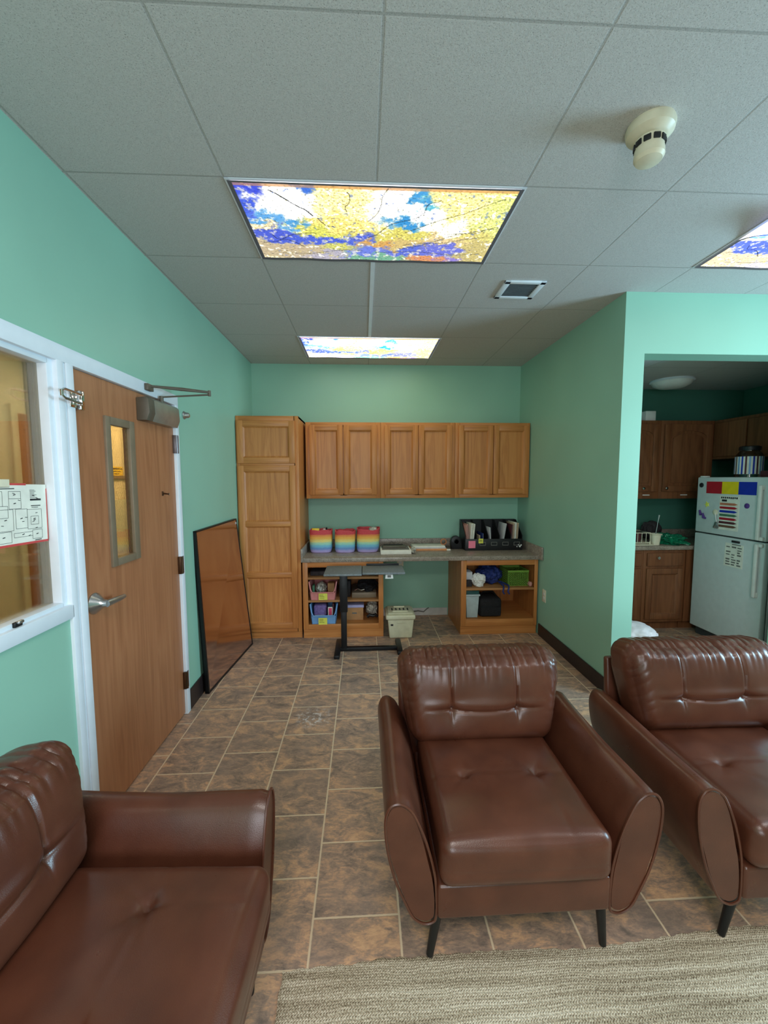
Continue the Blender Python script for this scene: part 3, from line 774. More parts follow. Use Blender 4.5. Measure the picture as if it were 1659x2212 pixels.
# ================================================================== CABINETS ON THE BACK WALL
def cab_door(parent, x0, x1, z0, z1, yf, rails=(), mats=('oak', 'oak_h'), st=.055, th=.02, knob=None, name='door'):
    """Frame-and-panel cabinet door facing -Y, its front at yf."""
    b = W(parent)
    b.box(x0, x0 + st, yf, yf + th, z0, z1, .004); b.box(x1 - st, x1, yf, yf + th, z0, z1, .004)
    zs = [z0] + list(rails) + [z1]
    b.box(x0 + st - .002, x1 - st + .002, yf, yf + th, z0, z0 + st, .004, 1); b.box(x0 + st - .002, x1 - st + .002, yf, yf + th, z1 - st, z1, .004, 1)
    for r in rails: b.box(x0 + st - .002, x1 - st + .002, yf, yf + th, r - .024, r + .024, .004, 1)
    d_ = b.done(name, list(mats), parent)
    lo = [z0 + st] + [r + .024 for r in rails]; hi = [r - .024 for r in rails] + [z1 - st]
    for a, c_ in zip(lo, hi):
        b = W(parent)
        b.box(x0 + st - .006, x1 - st + .006, yf + .013, yf + .018, a - .006, c_ + .006)
        # bevelled bead around the recessed panel
        xa, xb, e = x0 + st, x1 - st, .013
        for (p, q, r_, s_) in (((xa, a), (xb, a), (xb - e, a + e), (xa + e, a + e)), ((xb, a), (xb, c_), (xb - e, c_ - e), (xb - e, a + e)), ((xb, c_), (xa, c_), (xa + e, c_ - e), (xb - e, c_ - e)), ((xa, c_), (xa, a), (xa + e, a + e), (xa + e, c_ - e))):
            b.quad([(p[0], yf + .001, p[1]), (q[0], yf + .001, q[1]), (r_[0], yf + .013, r_[1]), (s_[0], yf + .013, s_[1])])
        sub(d_, b, 'panel', mats[0], smooth=False)
    if knob:
        b = W(parent); b.lathe([(.006, 0), (.006, -.012), (.015, -.016), (.014, -.024), (0, -.028)], (knob[0], yf, knob[1]), 16, axis='Y'); sub(d_, b, 'knob', 'chrome')
    return d_

DF = 3.889
t = thing('tall_cabinet', 'tall oak pantry cabinet in the left corner of the back wall', 'cabinet', (-.88, 4.19, 0))
b = W(t)
b.box(XL + .003, XL + .023, DF + .02, YB - .003, 0, 2.105); b.box(-.616, -.597, DF + .02, YB - .003, .07, 2.105); b.box(XL + .003, -.597, DF + .02, YB - .003, 2.087, 2.105, mi=1)
b.box(XL + .02, -.61, YB - .02, YB - .004, .07, 2.09); b.box(XL + .02, -.61, DF + .03, YB - .02, .07, .09, mi=1)
b.box(XL + .003, XL + .035, DF, DF + .02, .07, 2.105, .002); b.box(-.64, -.597, DF, DF + .02, .07, 2.105, .002); b.box(XL + .03, -.63, DF, DF + .02, 2.045, 2.105, .002, 1); b.box(XL + .03, -.63, DF, DF + .02, 1.635, 1.69, .002, 1); b.box(XL + .03, -.63, DF, DF + .02, .07, .125, .002, 1)
b.done('cabinet_body', ['oak', 'oak_h'], t)
b = W(t); b.box(XL + .02, -.60, DF + .03, DF + .05, 0, .07); b.done('toe_kick', 'oak_h', t, smooth=False)
cab_door(t, -1.152, -.628, 1.672, 2.062, DF - .02)
cab_door(t, -1.152, -.628, .11, 1.652, DF - .02, rails=(.627, 1.111))

UF = 4.194
units = [(-.575, .176, ((-.536, -.204), (-.196, .138)), 'oak wall cabinet with two doors, left of three, beside the tall pantry'),
         (.176, .931, ((.214, .553), (.558, .898)), 'oak wall cabinet with two doors, middle of the row of three'),
         (.931, 1.704, ((.966, 1.320), (1.326, 1.688)), 'oak wall cabinet with two doors, right of three, against the right wall')]
for (x0, x1, drs, lb) in units:
    t = thing('wall_cabinet', lb, 'cabinet', ((x0 + x1) / 2, 4.35, 1.33), group='wall cabinets above the counter')
    b = W(t)
    b.box(x0 + .001, x0 + .018, UF + .02, YB - .002, 1.33, 2.09); b.box(x1 - .018, x1 - .001, UF + .02, YB - .002, 1.33, 2.09)
    b.box(x0 + .01, x1 - .01, UF + .02, YB - .002, 2.075, 2.09, mi=1); b.box(x0 + .01, x1 - .01, UF + .02, YB - .002, 1.345, 1.36, mi=1); b.box(x0 + .01, x1 - .01, YB - .012, YB - .002, 1.34, 2.08)
    xm0, xm1 = drs[0][0] + .014, drs[1][1] - .014
    b.box(x0 + .001, xm0, UF, UF + .02, 1.33, 2.09, .0015); b.box(xm1, x1 - .001, UF, UF + .02, 1.33, 2.09, .0015)
    b.box(xm0, xm1, UF, UF + .02, 2.045, 2.09, .0015, 1); b.box(xm0, xm1, UF, UF + .02, 1.33, 1.382, .0015, 1)
    b.box(drs[0][1] - .03, drs[1][0] + .03, UF, UF + .02, 1.36, 2.06)
    b.done('cabinet_body', ['oak', 'oak_h'], t)
    for (a, c_) in drs: cab_door(t, a, c_, 1.366, 2.063, UF - .02)

def open_base(name, label, x0, x1, ox0, ox1, shelves, zb, ztop):
    t = thing(name, label, 'cabinet', ((x0 + x1) / 2, 4.19, 0), group='open base cabinets under the counter')
    b = W(t)
    b.box(x0, x0 + .018, DF + .02, YB - .004, .085, .742); b.box(x1 - .018, x1, DF + .02, YB - .004, .085, .742)
    b.box(x0 + .01, x1 - .01, YB - .016, YB - .004, .09, .742); b.box(x0 + .01, x1 - .01, DF + .02, YB - .01, zb - .02, zb, mi=1)
    b.box(x0, ox0, DF, DF + .02, .085, .742, .002); b.box(ox1, x1, DF, DF + .02, .085, .742, .002)
    b.box(ox0, ox1, DF, DF + .02, ztop, .742, .002, 1); b.box(ox0, ox1, DF, DF + .02, .085, zb, .002, 1)
    b.done('cabinet_body', ['oak', 'oak_h'], t)
    for z in shelves:
        b = W(t); b.box(x0 + .017, x1 - .017, DF + .004, YB - .016, z - .02, z, .002); b.done('shelf', 'oak_in', t)
    b = W(t); b.box(x0, x1, DF + .012, DF + .03, 0, .082, .001); b.box(x0, x0 + .018, DF + .03, YB - .01, 0, .085); b.box(x1 - .018, x1, DF + .03, YB - .01, 0, .085); b.done('toe_kick', 'oak_h', t, smooth=False)
open_base('base_cabinet', 'open oak base cabinet with bins, behind the black laptop table', -.583, .184, -.535, .137, (.592, .370), .135, .69)
open_base('base_cabinet', 'open oak base cabinet with one shelf, at the right end of the counter', .938, 1.694, .99, 1.662, (.462,), .155, .69)

t = thing('counter', 'long speckled brown laminate counter along the back wall', 'counter', (.56, 4.18, .744))
b = W(t); b.box(-.594, XR - .004, 3.858, YB - .003, .744, .785, .006); b.done('worktop', 'laminate', t)
b = W(t); b.box(-.594, XR - .004, YB - .022, YB - .003, .785, .872, .003); b.done('backsplash', 'laminate', t)
b = W(t); b.box(-.594, -.576, 3.862, YB - .022, .785, .872, .003); b.done('side_splash', 'laminate', t)
b = W(t); b.box(XR - .022, XR - .004, 3.80, YB - .022, .75, .872, .003); b.done('side_splash', 'laminate', t)

# ------------------------------------------------------------------ things on the counter
M['rope'] = stripes_z('rainbow_rope', [(0.0, (196, 168, 224)), (.09, (178, 166, 226)), (.19, (96, 146, 212)), (.31, (110, 196, 226)), (.42, (166, 224, 200)), (.53, (246, 226, 128)), (.67, (248, 184, 66)), (.79, (236, 134, 58)), (.83, (214, 46, 64)), (1.0, (212, 44, 64))], zmax=.228)
def basket(label, x, y, wx, wy, h, lean=0.0, seed=0):
    t = thing('rope_basket', label, 'basket', (x, y, .785), group='rainbow rope baskets on the counter')
    b = B(); n = 20; seg = 56
    outer, inner = [], []
    def ring(z, k, inset):
        vs = []
        for i in range(seg):
            a = 2 * PI * i / seg; cx, cy = math.cos(a), math.sin(a); e = 1 / 3.2
            m_ = (abs(cx) ** (1 / e) + abs(cy) ** (1 / e)) ** e
            wv = 1 + .025 * noise.noise(Vector((cx * 1.5 + seed, cy * 1.5, z * 9)))
            rim = .008 * noise.noise(Vector((cx * 1.8, cy * 1.8, seed * 3.0))) * (z / h)
            vs.append(b.bm.verts.new((cx / m_ * (wx / 2 * k - inset) * wv + lean * z, cy / m_ * (wy / 2 * k - inset) * wv, z + rim * 2)))
        return vs
    rows = []
    for i in range(n * 4 + 1):
        z = h * i / (n * 4); k = .86 + .14 * min(1, (z / h) * 6) ** .5 + .03 * z / h
        rows.append(ring(z, k, .0018 * (1 - abs(math.sin(PI * i / 4)))))
    for i in range(12, -1, -1):
        z = h * (.04 + .96 * i / 12); rows.append(ring(z, .985, .008))
    for A, D in zip(rows, rows[1:]):
        for k in range(seg): b.bm.faces.new((A[k], A[(k + 1) % seg], D[(k + 1) % seg], D[k]))
    b.bm.faces.new(rows[0]); b.bm.faces.new(rows[-1])
    b.done('basket_body', 'rope', t)
    return t
basket('rainbow rope basket with a yellow packet, leftmost, by the tall cabinet', -.437, 4.225, .225, .21, .225, 0, 1)
basket('rainbow rope basket, middle of three on the counter', -.193, 4.21, .205, .2, .222, .02, 2)
basket('rainbow rope basket, right of three, with clear film showing at the top', .038, 4.235, .232, .24, .236, .04, 3)
def in_basket(name, label, cat, bfun, mat, off):
    b = B(off); bfun(b); return tag(b.done(name, mat), label, cat)
in_basket('yellow_packet', 'bright yellow packet poking out of the leftmost rainbow basket', 'packet', lambda b: b.box(-.525, -.45, 4.18, 4.20, .83, 1.028, .006), 'yellow_pack', (-.487, 4.19, .83))
in_basket('white_tube', 'black and white item standing in the leftmost rainbow basket', 'tube', lambda b: (b.tube([(-.42, 4.22, .83), (-.405, 4.225, 1.0), (-.40, 4.226, 1.02)], [.02, .02, .012], 12), b.tube([(-.386, 4.20, .85), (-.378, 4.20, 1.035)], [.012, .008], 10, 1)), ['white_plastic', 'black_plastic'], (-.41, 4.22, .83))
in_basket('clear_bag', 'crinkled clear bag at the top of the right rainbow basket', 'bag', lambda b: b.blob((.095, 4.235, .965), (.06, .07, .062), 5, .35, 2.5), 'crumple', (.095, 4.235, .90))

t = thing('paper_box', 'flat white box with clear wrap lying on the counter', 'box', (.30, 4.12, .785))
b = W(t); b.box(.165, .468, 4.008, 4.25, .785, .826, .004); b.done('box_tray', 'paper', t)
b = W(t); b.box(.18, .45, 4.03, 4.24, .826, .832, .001); b.box(.19, .42, 4.10, 4.22, .832, .85, .002, mi=1); b.done('dark_insert', ['grey_ink', 'bronze'], t)
b = W(t); b.box(.2, .40, 4.19, 4.21, .85, .856, .001); b.done('label_strip', 'ink', t)
b = B((.47, 4.10, .785)); b.blob((.497, 4.10, .81), (.026, .07, .03), 11, .4, 3, zmin=.787); tag(b.done('wrap_film', 'crumple'), 'crumpled clear wrap at the right end of the flat white box', 'wrap')
t = thing('paper_tray', 'stack of papers on an orange card beside the white box', 'papers', (.69, 4.27, .785))
b = W(t); b.box(.49, .86, 4.195, 4.40, .785, .803, .002); b.done('orange_card', 'paper_orange', t)
b = W(t); b.box(.50, .85, 4.205, 4.395, .803, .815, .001); b.box(.505, .845, 4.215, 4.40, .815, .828, .001, mi=1); b.done('paper_stack', ['paper_grey', 'paper'], t)
b = B((.86, 4.25, .803)); b.lathe([(.03, 0), (.034, .006), (.034, .014), (.024, .014), (.024, 0)], (.845, 4.30, .858), 24, axis='Y', cap=False); tag(b.done('tape_roll', 'paper_orange'), 'small orange tape roll standing on the paper stack', 'tape')
b = B((.875, 4.2, .785)); b.box(.855, .895, 4.18, 4.21, .785, .80, .004); tag(b.done('eraser', 'paper'), 'small white block at the end of the orange card', 'eraser')
t = thing('black_speaker', 'small black round-topped speaker left of the black file organizer', 'speaker', (.975, 4.30, .785))
b = W(t); pr = [(.92, .786)] + [(.972 + .055 * math.cos(PI - PI * k / 16), .868 + .055 * math.sin(PI - PI * k / 16)) for k in range(17)] + [(1.03, .80), (1.03, .786)]
b.prism(pr, 'Y', 4.265, 4.33, 0, .006); b.done('speaker_body', 'black_plastic', t)
b = W(t); b.lathe([(.032, 0), (.03, -.004), (.012, .004), (0, .004)], (.976, 4.265, .862), 24, axis='Y'); b.done('speaker_cone', 'black_mesh', t)

t = thing('file_organizer', 'black five-slot file organizer on the counter', 'organizer', (1.33, 4.28, .785))
OX = [1.045 + .119 * k for k in range(6)]
b = W(t); b.box(1.045, 1.64, 4.17, 4.43, .786, .792); b.box(1.045, 1.64, 4.425, 4.43, .79, 1.085)
for x in OX: b.prism([(4.17, .787), (4.43, .787), (4.43, 1.085), (4.36, 1.085), (4.17, .935)], 'X', x - .0025, x + .0025)
b.done('organizer_body', 'black_plastic', t, smooth=False)
b = W(t); b.box(1.045, 1.64, 4.166, 4.171, .786, .905, .001); b.done('front_panel', 'black_plastic', t)
for k in range(1, 5):
    b = W(t); cx = OX[k] + .06
    for (xa, xb, za, zb) in ((-.032, .032, .835, .841), (-.032, .032, .868, .873), (-.032, -.027, .835, .873), (.027, .032, .835, .873)): b.box(cx + xa, cx + xb, 4.161, 4.166, za, zb, .001)
    b.done('label_holder', 'grey_ink', t)
b = W(t)
for (xa, za, r) in ((1.615, .825, .010), (1.60, .84, .008), (1.628, .838, .008), (1.585, .822, .006)): b.lathe([(r, 0), (r, -.001)], (xa, 4.1655, za), 14, axis='Y')
b.done('white_mark', 'white_plastic', t)
b = B((1.12, 4.16, .87)); b.box(1.075, 1.147, 4.158, 4.1605, .812, .887); tag(b.done('sticky_note', 'pink_note'), 'pink sticky note on the front of the black file organizer', 'sticky note', 'sticky notes')
t = thing('sticky_note', 'small yellow sticky note on the black file organizer', 'sticky note', (1.205, 4.16, .88), group='sticky notes')
b = W(t); b.box(1.178, 1.226, 4.155, 4.1575, .862, .91); b.done('note_paper', 'yellow_note', t)
b = W(t)
for k in range(2): b.box(1.186, 1.216, 4.153, 4.1552, .892 - k * .010, .896 - k * .010)
b.done('handwriting', 'ink', t, smooth=False)
FO = [('paper_pink', 1.067, .175, -4, 'salmon folder in the first slot of the black organizer', 'folder'), ('paper_pink', 1.0795, .185, -4, 'second salmon folder in the first slot of the organizer', 'folder'),
      ('paper', 1.111, .19, 4, 'thick white paper bundle in the first organizer slot', 'papers'), ('paper', 1.133, .188, 5, 'white magazine leaning right in the first organizer slot', 'magazine'),
      ('navy', 1.235, .09, 0, 'short navy card in the second organizer slot', 'card'), ('paper_tan', 1.20, .07, 0, 'short tan card in the second organizer slot', 'card'),
      ('paper_grey', 1.312, .15, -4, 'pale blue brochure in the third organizer slot', 'brochure'),
      ('paper_grey', 1.455, .19, 9, 'grey folder leaning right in the fourth organizer slot', 'folder'),
      ('maroon_box', 1.535, .18, 4, 'dark red folder in the last organizer slot', 'folder'), ('paper_tan', 1.555, .195, 2, 'tan magazine in the last organizer slot', 'magazine'), ('paper', 1.575, .2, 2, 'white magazine in the last organizer slot', 'magazine'), ('paper_tan', 1.598, .195, 3, 'tan booklet at the right of the last organizer slot', 'booklet')]
for (m, x, h, tilt, lb, nm) in FO:
    b = B((x, 4.19, .793)); wd = {'paper': .017, 'paper_grey': .014}.get(m, .01)
    r = Matrix.Rotation(math.radians(tilt), 3, 'Y')
    z0 = .794 + abs(math.sin(math.radians(tilt))) * .012
    b.box(x - wd / 2, x + wd / 2, 4.19, 4.41, z0, z0 + h + .075, .001, rot=r)
    for k in range(2): b.box(x - wd / 2 + (k + .5) * wd / 2 - .0008, x - wd / 2 + (k + .5) * wd / 2 + .0008, 4.1885, 4.19, z0 + .004, z0 + h + .07, 0, 1, rot=r)
    tag(b.done(nm, [m, 'grey_ink']), lb, nm, 'files in the black organizer')

# ------------------------------------------------------------------ bins and things in the open cabinets
def note_on(name, label, x0, x1, y, z0, z1, parent=None):
    t = thing(name, label, 'sticky note', ((x0 + x1) / 2, y, (z0 + z1) / 2), group='sticky notes')
    b = W(t); b.box(x0, x1, y - .002, y, z0, z1); b.done('note_paper', 'yellow_note', t)
    b = W(t); random.seed(int(z0 * 1000))
    for k in range(3):
        zc = z1 - .012 - k * .015; b.box(x0 + .008, x0 + .008 + random.uniform(.03, .05), y - .0035, y - .0021, zc - .003, zc)
    b.done('handwriting', 'ink', t, smooth=False)
def bin_(label, mat, x0, x1, y0, y1, z0, h):
    t = thing('storage_bin', label, 'bin', ((x0 + x1) / 2, (y0 + y1) / 2, z0), group='open-front storage bins')
    w_, s = .004, .014; b = W(t)
    zf = z0 + h * .42
    b.box(x0 + s, x1 - s, y0 + s, y1 - s, z0, z0 + .005)
    b.prism([(x0 + s, z0), (x1 - s, z0), (x1 - s * .4, zf), (x0 + s * .4, zf)], 'Y', y0, y0 + w_)
    b.prism([(x0 + s, z0), (x1 - s, z0), (x1, z0 + h), (x0, z0 + h)], 'Y', y1 - w_, y1)
    for sg, xa, xb in ((1, x0 + s, x0), (-1, x1 - s, x1)):
        poly = [(xa, z0), (xb, z0 + h), (xb + sg * w_, z0 + h), (xa + sg * w_, z0)]
        b.prism(poly, 'Y', y0, y1)
    b.done('bin_body', mat, t)
    b = W(t)
    pts = [(x0, y1, z0 + h), (x0, y0 + .004, z0 + h), (x0 + .012, y0 - .004, z0 + h * .62), (x0 + .03, y0 - .006, zf), (x1 - .03, y0 - .006, zf), (x1 - .012, y0 - .004, z0 + h * .62), (x1, y0 + .004, z0 + h), (x1, y1, z0 + h)]
    b.tube(pts, .0075, 8); b.done('rim', mat, t)
bin_('pink plastic bin on the middle shelf of the left open cabinet', 'pink_bin', -.525, -.265, 3.90, 4.25, .371, .172)
note_on('sticky_note', 'yellow sticky note on the pink bin', -.435, -.352, 3.893, .374, .436)
b = B((-.44, 4.05, .38)); b.blob((-.425, 4.06, .450), (.052, .08, .056), 3, .22, 3); tag(b.done('clear_bag', 'crumple'), 'bag of grey crinkled film in the pink bin', 'bag')
b = B((-.33, 4.03, .38)); b.box(-.355, -.29, 3.97, 4.06, .38, .515, .004); tag(b.done('cardboard_card', 'cardboard'), 'brown card standing at the right of the pink bin', 'card')
b = B((-.50, 4.0, .38)); b.box(-.502, -.482, 3.95, 4.02, .38, .5, .004); tag(b.done('green_card', 'm_green'), 'pale green card at the left of the pink bin', 'card')
bin_('blue plastic bin at the bottom of the left open cabinet', 'blue_bin', -.518, -.262, 3.90, 4.25, .136, .188)
note_on('sticky_note', 'yellow sticky note on the blue bin', -.44, -.357, 3.891, .132, .198)
b = B((-.43, 4.03, .15)); b.box(-.492, -.368, 3.95, 4.10, .142, .306, .02); tag(b.done('purple_pouch', 'purple'), 'purple pouch inside the blue bin', 'pouch')
t = thing('picture_card', 'pink and white card standing in the blue bin', 'card', (-.33, 3.94, .16))
b = W(t); b.box(-.352, -.307, 3.925, 3.935, .2, .292, .002); b.done('card_back', 'paper', t)
b = W(t); b.box(-.345, -.314, 3.922, 3.925, .215, .284); b.done('card_print', 'magenta', t)
b = B((-.44, 3.93, .2)); b.box(-.48, -.385, 3.915, 3.93, .20, .216, .003); tag(b.done('white_pen_box', 'white_plastic'), 'thin white case at the front of the blue bin', 'case')
b = B((-.285, 4.0, .15)); b.box(-.312, -.294, 3.96, 4.12, .145, .315, .004); tag(b.done('maroon_book', 'maroon_box'), 'dark red book at the right of the blue bin', 'book')
t = thing('cardboard_box', 'small brown box with lavender lid at the bottom of the left cabinet', 'box', (-.1, 4.1, .136))
b = W(t); b.box(-.215, -.01, 3.99, 4.2, .136, .262, .003); b.done('box_body', 'cardboard', t)
b = W(t); b.box(-.222, -.004, 3.984, 4.206, .262, .288, .004); b.done('box_lid', 'lavender', t)
b = W(t); b.box(-.12, -.075, 3.987, 3.99, .2, .214); b.done('box_print', 'grey_ink', t)
b = B((.075, 4.05, .136)); b.blob((.075, 4.12, .215), (.055, .1, .078), 8, .3, 3, zmin=.137); tag(b.done('clear_bag', 'crumple'), 'clear bag at the bottom right of the left open cabinet', 'bag')
b = B((.07, 3.96, .136)); b.tube([(.03, 3.955, .18), (.05, 3.95, .20), (.085, 3.95, .19), (.11, 3.955, .20), (.125, 3.96, .18)], .016, 10); tag(b.done('black_cable', 'black_plastic'), 'coiled black cable at the bottom right of the left cabinet', 'cable')
t = thing('black_bag', 'black fabric bag on the middle shelf of the left cabinet', 'bag', (.03, 4.1, .40))
b = W(t); b.blob((.03, 4.1, .47), (.10, .14, .06), 4, .25, 2.4, zmin=.424); b.done('bag_body', 'black_mesh', t)
b = W(t); b.tube([(-.09, 3.94, .45), (-.06, 3.92, .47), (-.03, 3.925, .455), (0, 3.93, .46)], .006, 8); b.done('metal_clip', 'chrome', t)
b = B((.02, 4.08, .371)); b.box(-.12, .118, 3.95, 4.3, .371, .423, .004); tag(b.done('grey_box', 'taupe_frame'), 'flat taupe box under the black bag in the left cabinet', 'box')
b = B((-.25, 4.1, .371)); b.box(-.245, -.135, 3.98, 4.25, .371, .53, .01); tag(b.done('black_case', 'dark_stuff'), 'dark case beside the pink bin, half behind the table post', 'case')
b = B((-.43, 4.1, .593)); b.box(-.52, -.26, 3.96, 4.3, .593, .635, .006); tag(b.done('dark_folder', 'dark_stuff'), 'dark folder in the top slot of the left open cabinet', 'folder')
b = B((0, 4.1, .593)); b.box(-.2, .02, 3.94, 4.25, .593, .62, .006); tag(b.done('maroon_folder', 'maroon_box'), 'dark red folder in the top slot behind the table top', 'folder')
b = B((.08, 4.0, .593)); b.box(.035, .125, 3.93, 4.2, .593, .64, .012); tag(b.done('black_pouch', 'black_mesh'), 'black pouch at the right of the top slot', 'pouch')

b = B((1.035, 4.05, .462)); b.box(.995, 1.07, 3.97, 4.2, .53, .606, .004); tag(b.done('grey_box', 'paper_grey'), 'pale grey box at the left of the right cabinet shelf', 'box')
b = B((1.035, 4.05, .462)); b.box(.993, 1.062, 3.95, 4.25, .463, .529, .006); tag(b.done('dark_box', 'dark_stuff'), 'dark box under the pale grey box', 'box')
b = B((1.13, 3.96, .462)); b.blob((1.13, 3.97, .53), (.068, .05, .066), 21, .32, 1.6, 5, zmin=.4635); tag(b.done('white_plastic_bag', 'white_bag'), 'crumpled white bag on the shelf of the right open cabinet', 'bag')
t = thing('blue_bag', 'navy blue cloth bag with straps over the shelf edge', 'bag', (1.28, 4.1, .462))
b = W(t); b.blob((1.275, 4.12, .555), (.125, .14, .093), 31, .2, 2.0, 5, zmin=.4635); b.done('bag_body', 'navy', t)
for xo in (0, .05):
    b = W(t); b.tube([(1.34 + xo * .4, 4.0, .50), (1.36 + xo, 3.905, .485), (1.355 + xo, 3.874, .470), (1.345 + xo, 3.872, .43), (1.36 + xo, 3.872, .408)], .008, 8); b.done('strap', 'navy', t)
t = thing('green_basket', 'green plastic basket with slotted sides on the right shelf', 'basket', (1.52, 4.1, .462))
b = W(t)
gx0, gx1, gz0, gz1, gy = 1.425, 1.628, .463, .62, 3.96
def gpanel(x0, x1, axis, fixed):
    nx, nz = 9, 6; dx = (x1 - x0) / nx; dz = (gz1 - gz0 - .04) / nz
    for k in range(nx + 1):
        a = x0 + k * dx
        if axis == 'X': b.box(a - .005, a + .005, fixed, fixed + .004, gz0, gz1)
        else: b.box(fixed, fixed + .004, a - .005, a + .005, gz0, gz1)
    for k in range(nz + 1):
        z = gz0 + .02 + k * dz
        if axis == 'X': b.box(x0 - .004, x1 + .004, fixed, fixed + .004, z - .006, z + .006)
        else: b.box(fixed, fixed + .004, x0 - .004, x1 + .004, z - .006, z + .006)
gpanel(gx0, gx1, 'X', gy); gpanel(gx0, gx1, 'X', gy + .24); gpanel(gy, gy + .24, 'Y', gx0); gpanel(gy, gy + .24, 'Y', gx1 - .004)
b.box(gx0, gx1, gy, gy + .24, gz0, gz0 + .006); b.box(gx0 - .006, gx1 + .006, gy - .006, gy + .004, gz1 - .02, gz1, .002); b.box(gx0 - .006, gx1 + .006, gy + .236, gy + .246, gz1 - .02, gz1, .002)
b.box(gx0 - .006, gx0 + .004, gy, gy + .24, gz1 - .02, gz1, .002); b.box(gx1 - .004, gx1 + .006, gy, gy + .24, gz1 - .02, gz1, .002)
b.done('basket_body', 'green_bin', t, smooth=False)
b = B((1.64, 3.93, .462)); b.blob((1.638, 3.94, .487), (.018, .03, .024), 41, .3, 2, zmin=.4635); tag(b.done('tissue', 'paper_pink'), 'small pinkish tissue right of the green basket', 'tissue')
t = thing('clear_tub', 'frosted clear tub with dark teal lid at the bottom of the right cabinet', 'tub', (1.06, 4.05, .156))
b = W(t); b.prism([(1.008, .156), (1.118, .156), (1.132, .375), (.996, .375)], 'Y', 3.93, 4.2, 0, .012); b.done('tub_body', 'clear_tub', t)
b = W(t); b.box(.993, 1.138, 3.92, 4.21, .375, .392, .004); b.box(1.0, 1.13, 3.93, 4.2, .393, .43, .006, mi=1); b.done('tub_lid', ['clear_tub', 'teal_lid'], t)
t = thing('camera_bag', 'black padded bag at the bottom of the right open cabinet', 'bag', (1.25, 4.05, .156))
b = W(t); b.box(1.135, 1.365, 3.94, 4.2, .157, .345, .035, seg=4); b.done('bag_body', 'black_mesh', t)
b = W(t); b.box(1.15, 1.35, 3.928, 3.945, .17, .26, .012); b.done('front_pocket', 'black_mesh', t)
b = W(t); b.tube([(1.17, 4.05, .345), (1.2, 4.04, .385), (1.3, 4.04, .39), (1.335, 4.05, .345)], .008, 8); b.done('carry_handle', 'black_plastic', t)

# ------------------------------------------------------------------ in front of the counter
t = thing('laptop_table', 'black and grey height-adjustable laptop table on an H base', 'table', (-.18, 3.58, 0))
b = W(t); b.box(-.34, -.02, 3.41, 3.75, .716, .735, .006); b.done('tabletop', 'grey_table', t)
b = W(t); b.box(-.016, .35, 3.445, 3.74, .716, .735, .006); b.done('tilting_tabletop', 'grey_table', t)
b = W(t); b.box(.02, .32, 3.735, 3.752, .732, .752, .004); b.done('edge_stop', 'black_plastic', t)
b = W(t); b.box(-.24, .30, 3.55, 3.61, .69, .716, .003); b.done('support_rail', 'black_metal', t)
b = W(t); b.box(-.214, -.148, 3.552, 3.61, .36, .69, .004); b.done('upper_post', 'black_metal', t)
b = W(t); b.box(-.206, -.156, 3.558, 3.604, .03, .40, .004); b.done('lower_post', 'black_metal', t)
b = W(t); b.box(-.262, -.212, 3.40, 3.78, .0, .036, .01); b.done('foot_bar', 'black_metal', t)
b = W(t); b.box(.285, .335, 3.46, 3.76, .0, .036, .01); b.done('foot_bar', 'black_metal', t)
b = W(t); b.box(-.22, .29, 3.56, 3.605, .003, .036, .006); b.done('cross_bar', 'black_metal', t)
b = W(t); b.prism([(.185, .715), (.245, .715), (.25, .675), (.18, .675)], 'Y', 3.475, 3.48); b.done('white_label', 'white_plastic', t, smooth=False)
b = W(t); b.box(.20, .23, 3.4735, 3.475, .685, .705); b.done('label_print', 'grey_ink', t, smooth=False)

t = thing('file_tote', 'cream plastic file tote with slotted lid under the counter', 'file box', (.345, 3.92, 0))
b = W(t)
def taper(x0, x1, y0, y1, z0, z1, s):
    A = [(x0 + s, y0 + s), (x1 - s, y0 + s), (x1 - s, y1 - s), (x0 + s, y1 - s)]; D = [(x0, y0), (x1, y0), (x1, y1), (x0, y1)]
    va = [b.bm.verts.new(Vector((x, y, z0)) - b.o) for x, y in A]; vd = [b.bm.verts.new(Vector((x, y, z1)) - b.o) for x, y in D]
    fs = [b.bm.faces.new(va), b.bm.faces.new(vd)] + [b.bm.faces.new((va[k], va[(k + 1) % 4], vd[(k + 1) % 4], vd[k])) for k in range(4)]
    bmesh.ops.bevel(b.bm, geom=list(set(e for f in fs for e in f.edges)), offset=.012, segments=3, affect='EDGES', profile=.5)
taper(.222, .474, 3.825, 4.075, 0.0, .19, .018)
b.box(.31, .40, 3.822, 3.832, .155, .162, .002)
b.done('tote_body', 'cream_tote', t)
b = W(t); b.box(.204, .486, 3.806, 4.09, .19, .235, .014, seg=3); b.box(.225, .465, 3.835, 4.07, .235, .25, .008); b.done('lid', 'cream_tote', t)
b = W(t); b.box(.27, .42, 3.87, 3.895, .248, .262, .005); b.box(.29, .40, 4.01, 4.03, .248, .262, .005); b.done('lid_handle', 'cream_tote', t)
b = W(t)
for k in range(5): b.box(.265 + k * .038, .277 + k * .038, 3.92, 3.985, .2505, .252)
b.done('slots', 'black_plastic', t, smooth=False)
b = W(t); b.box(.25, .275, 3.829, 3.836, .128, .145); b.done('small_label', 'ink', t, smooth=False)

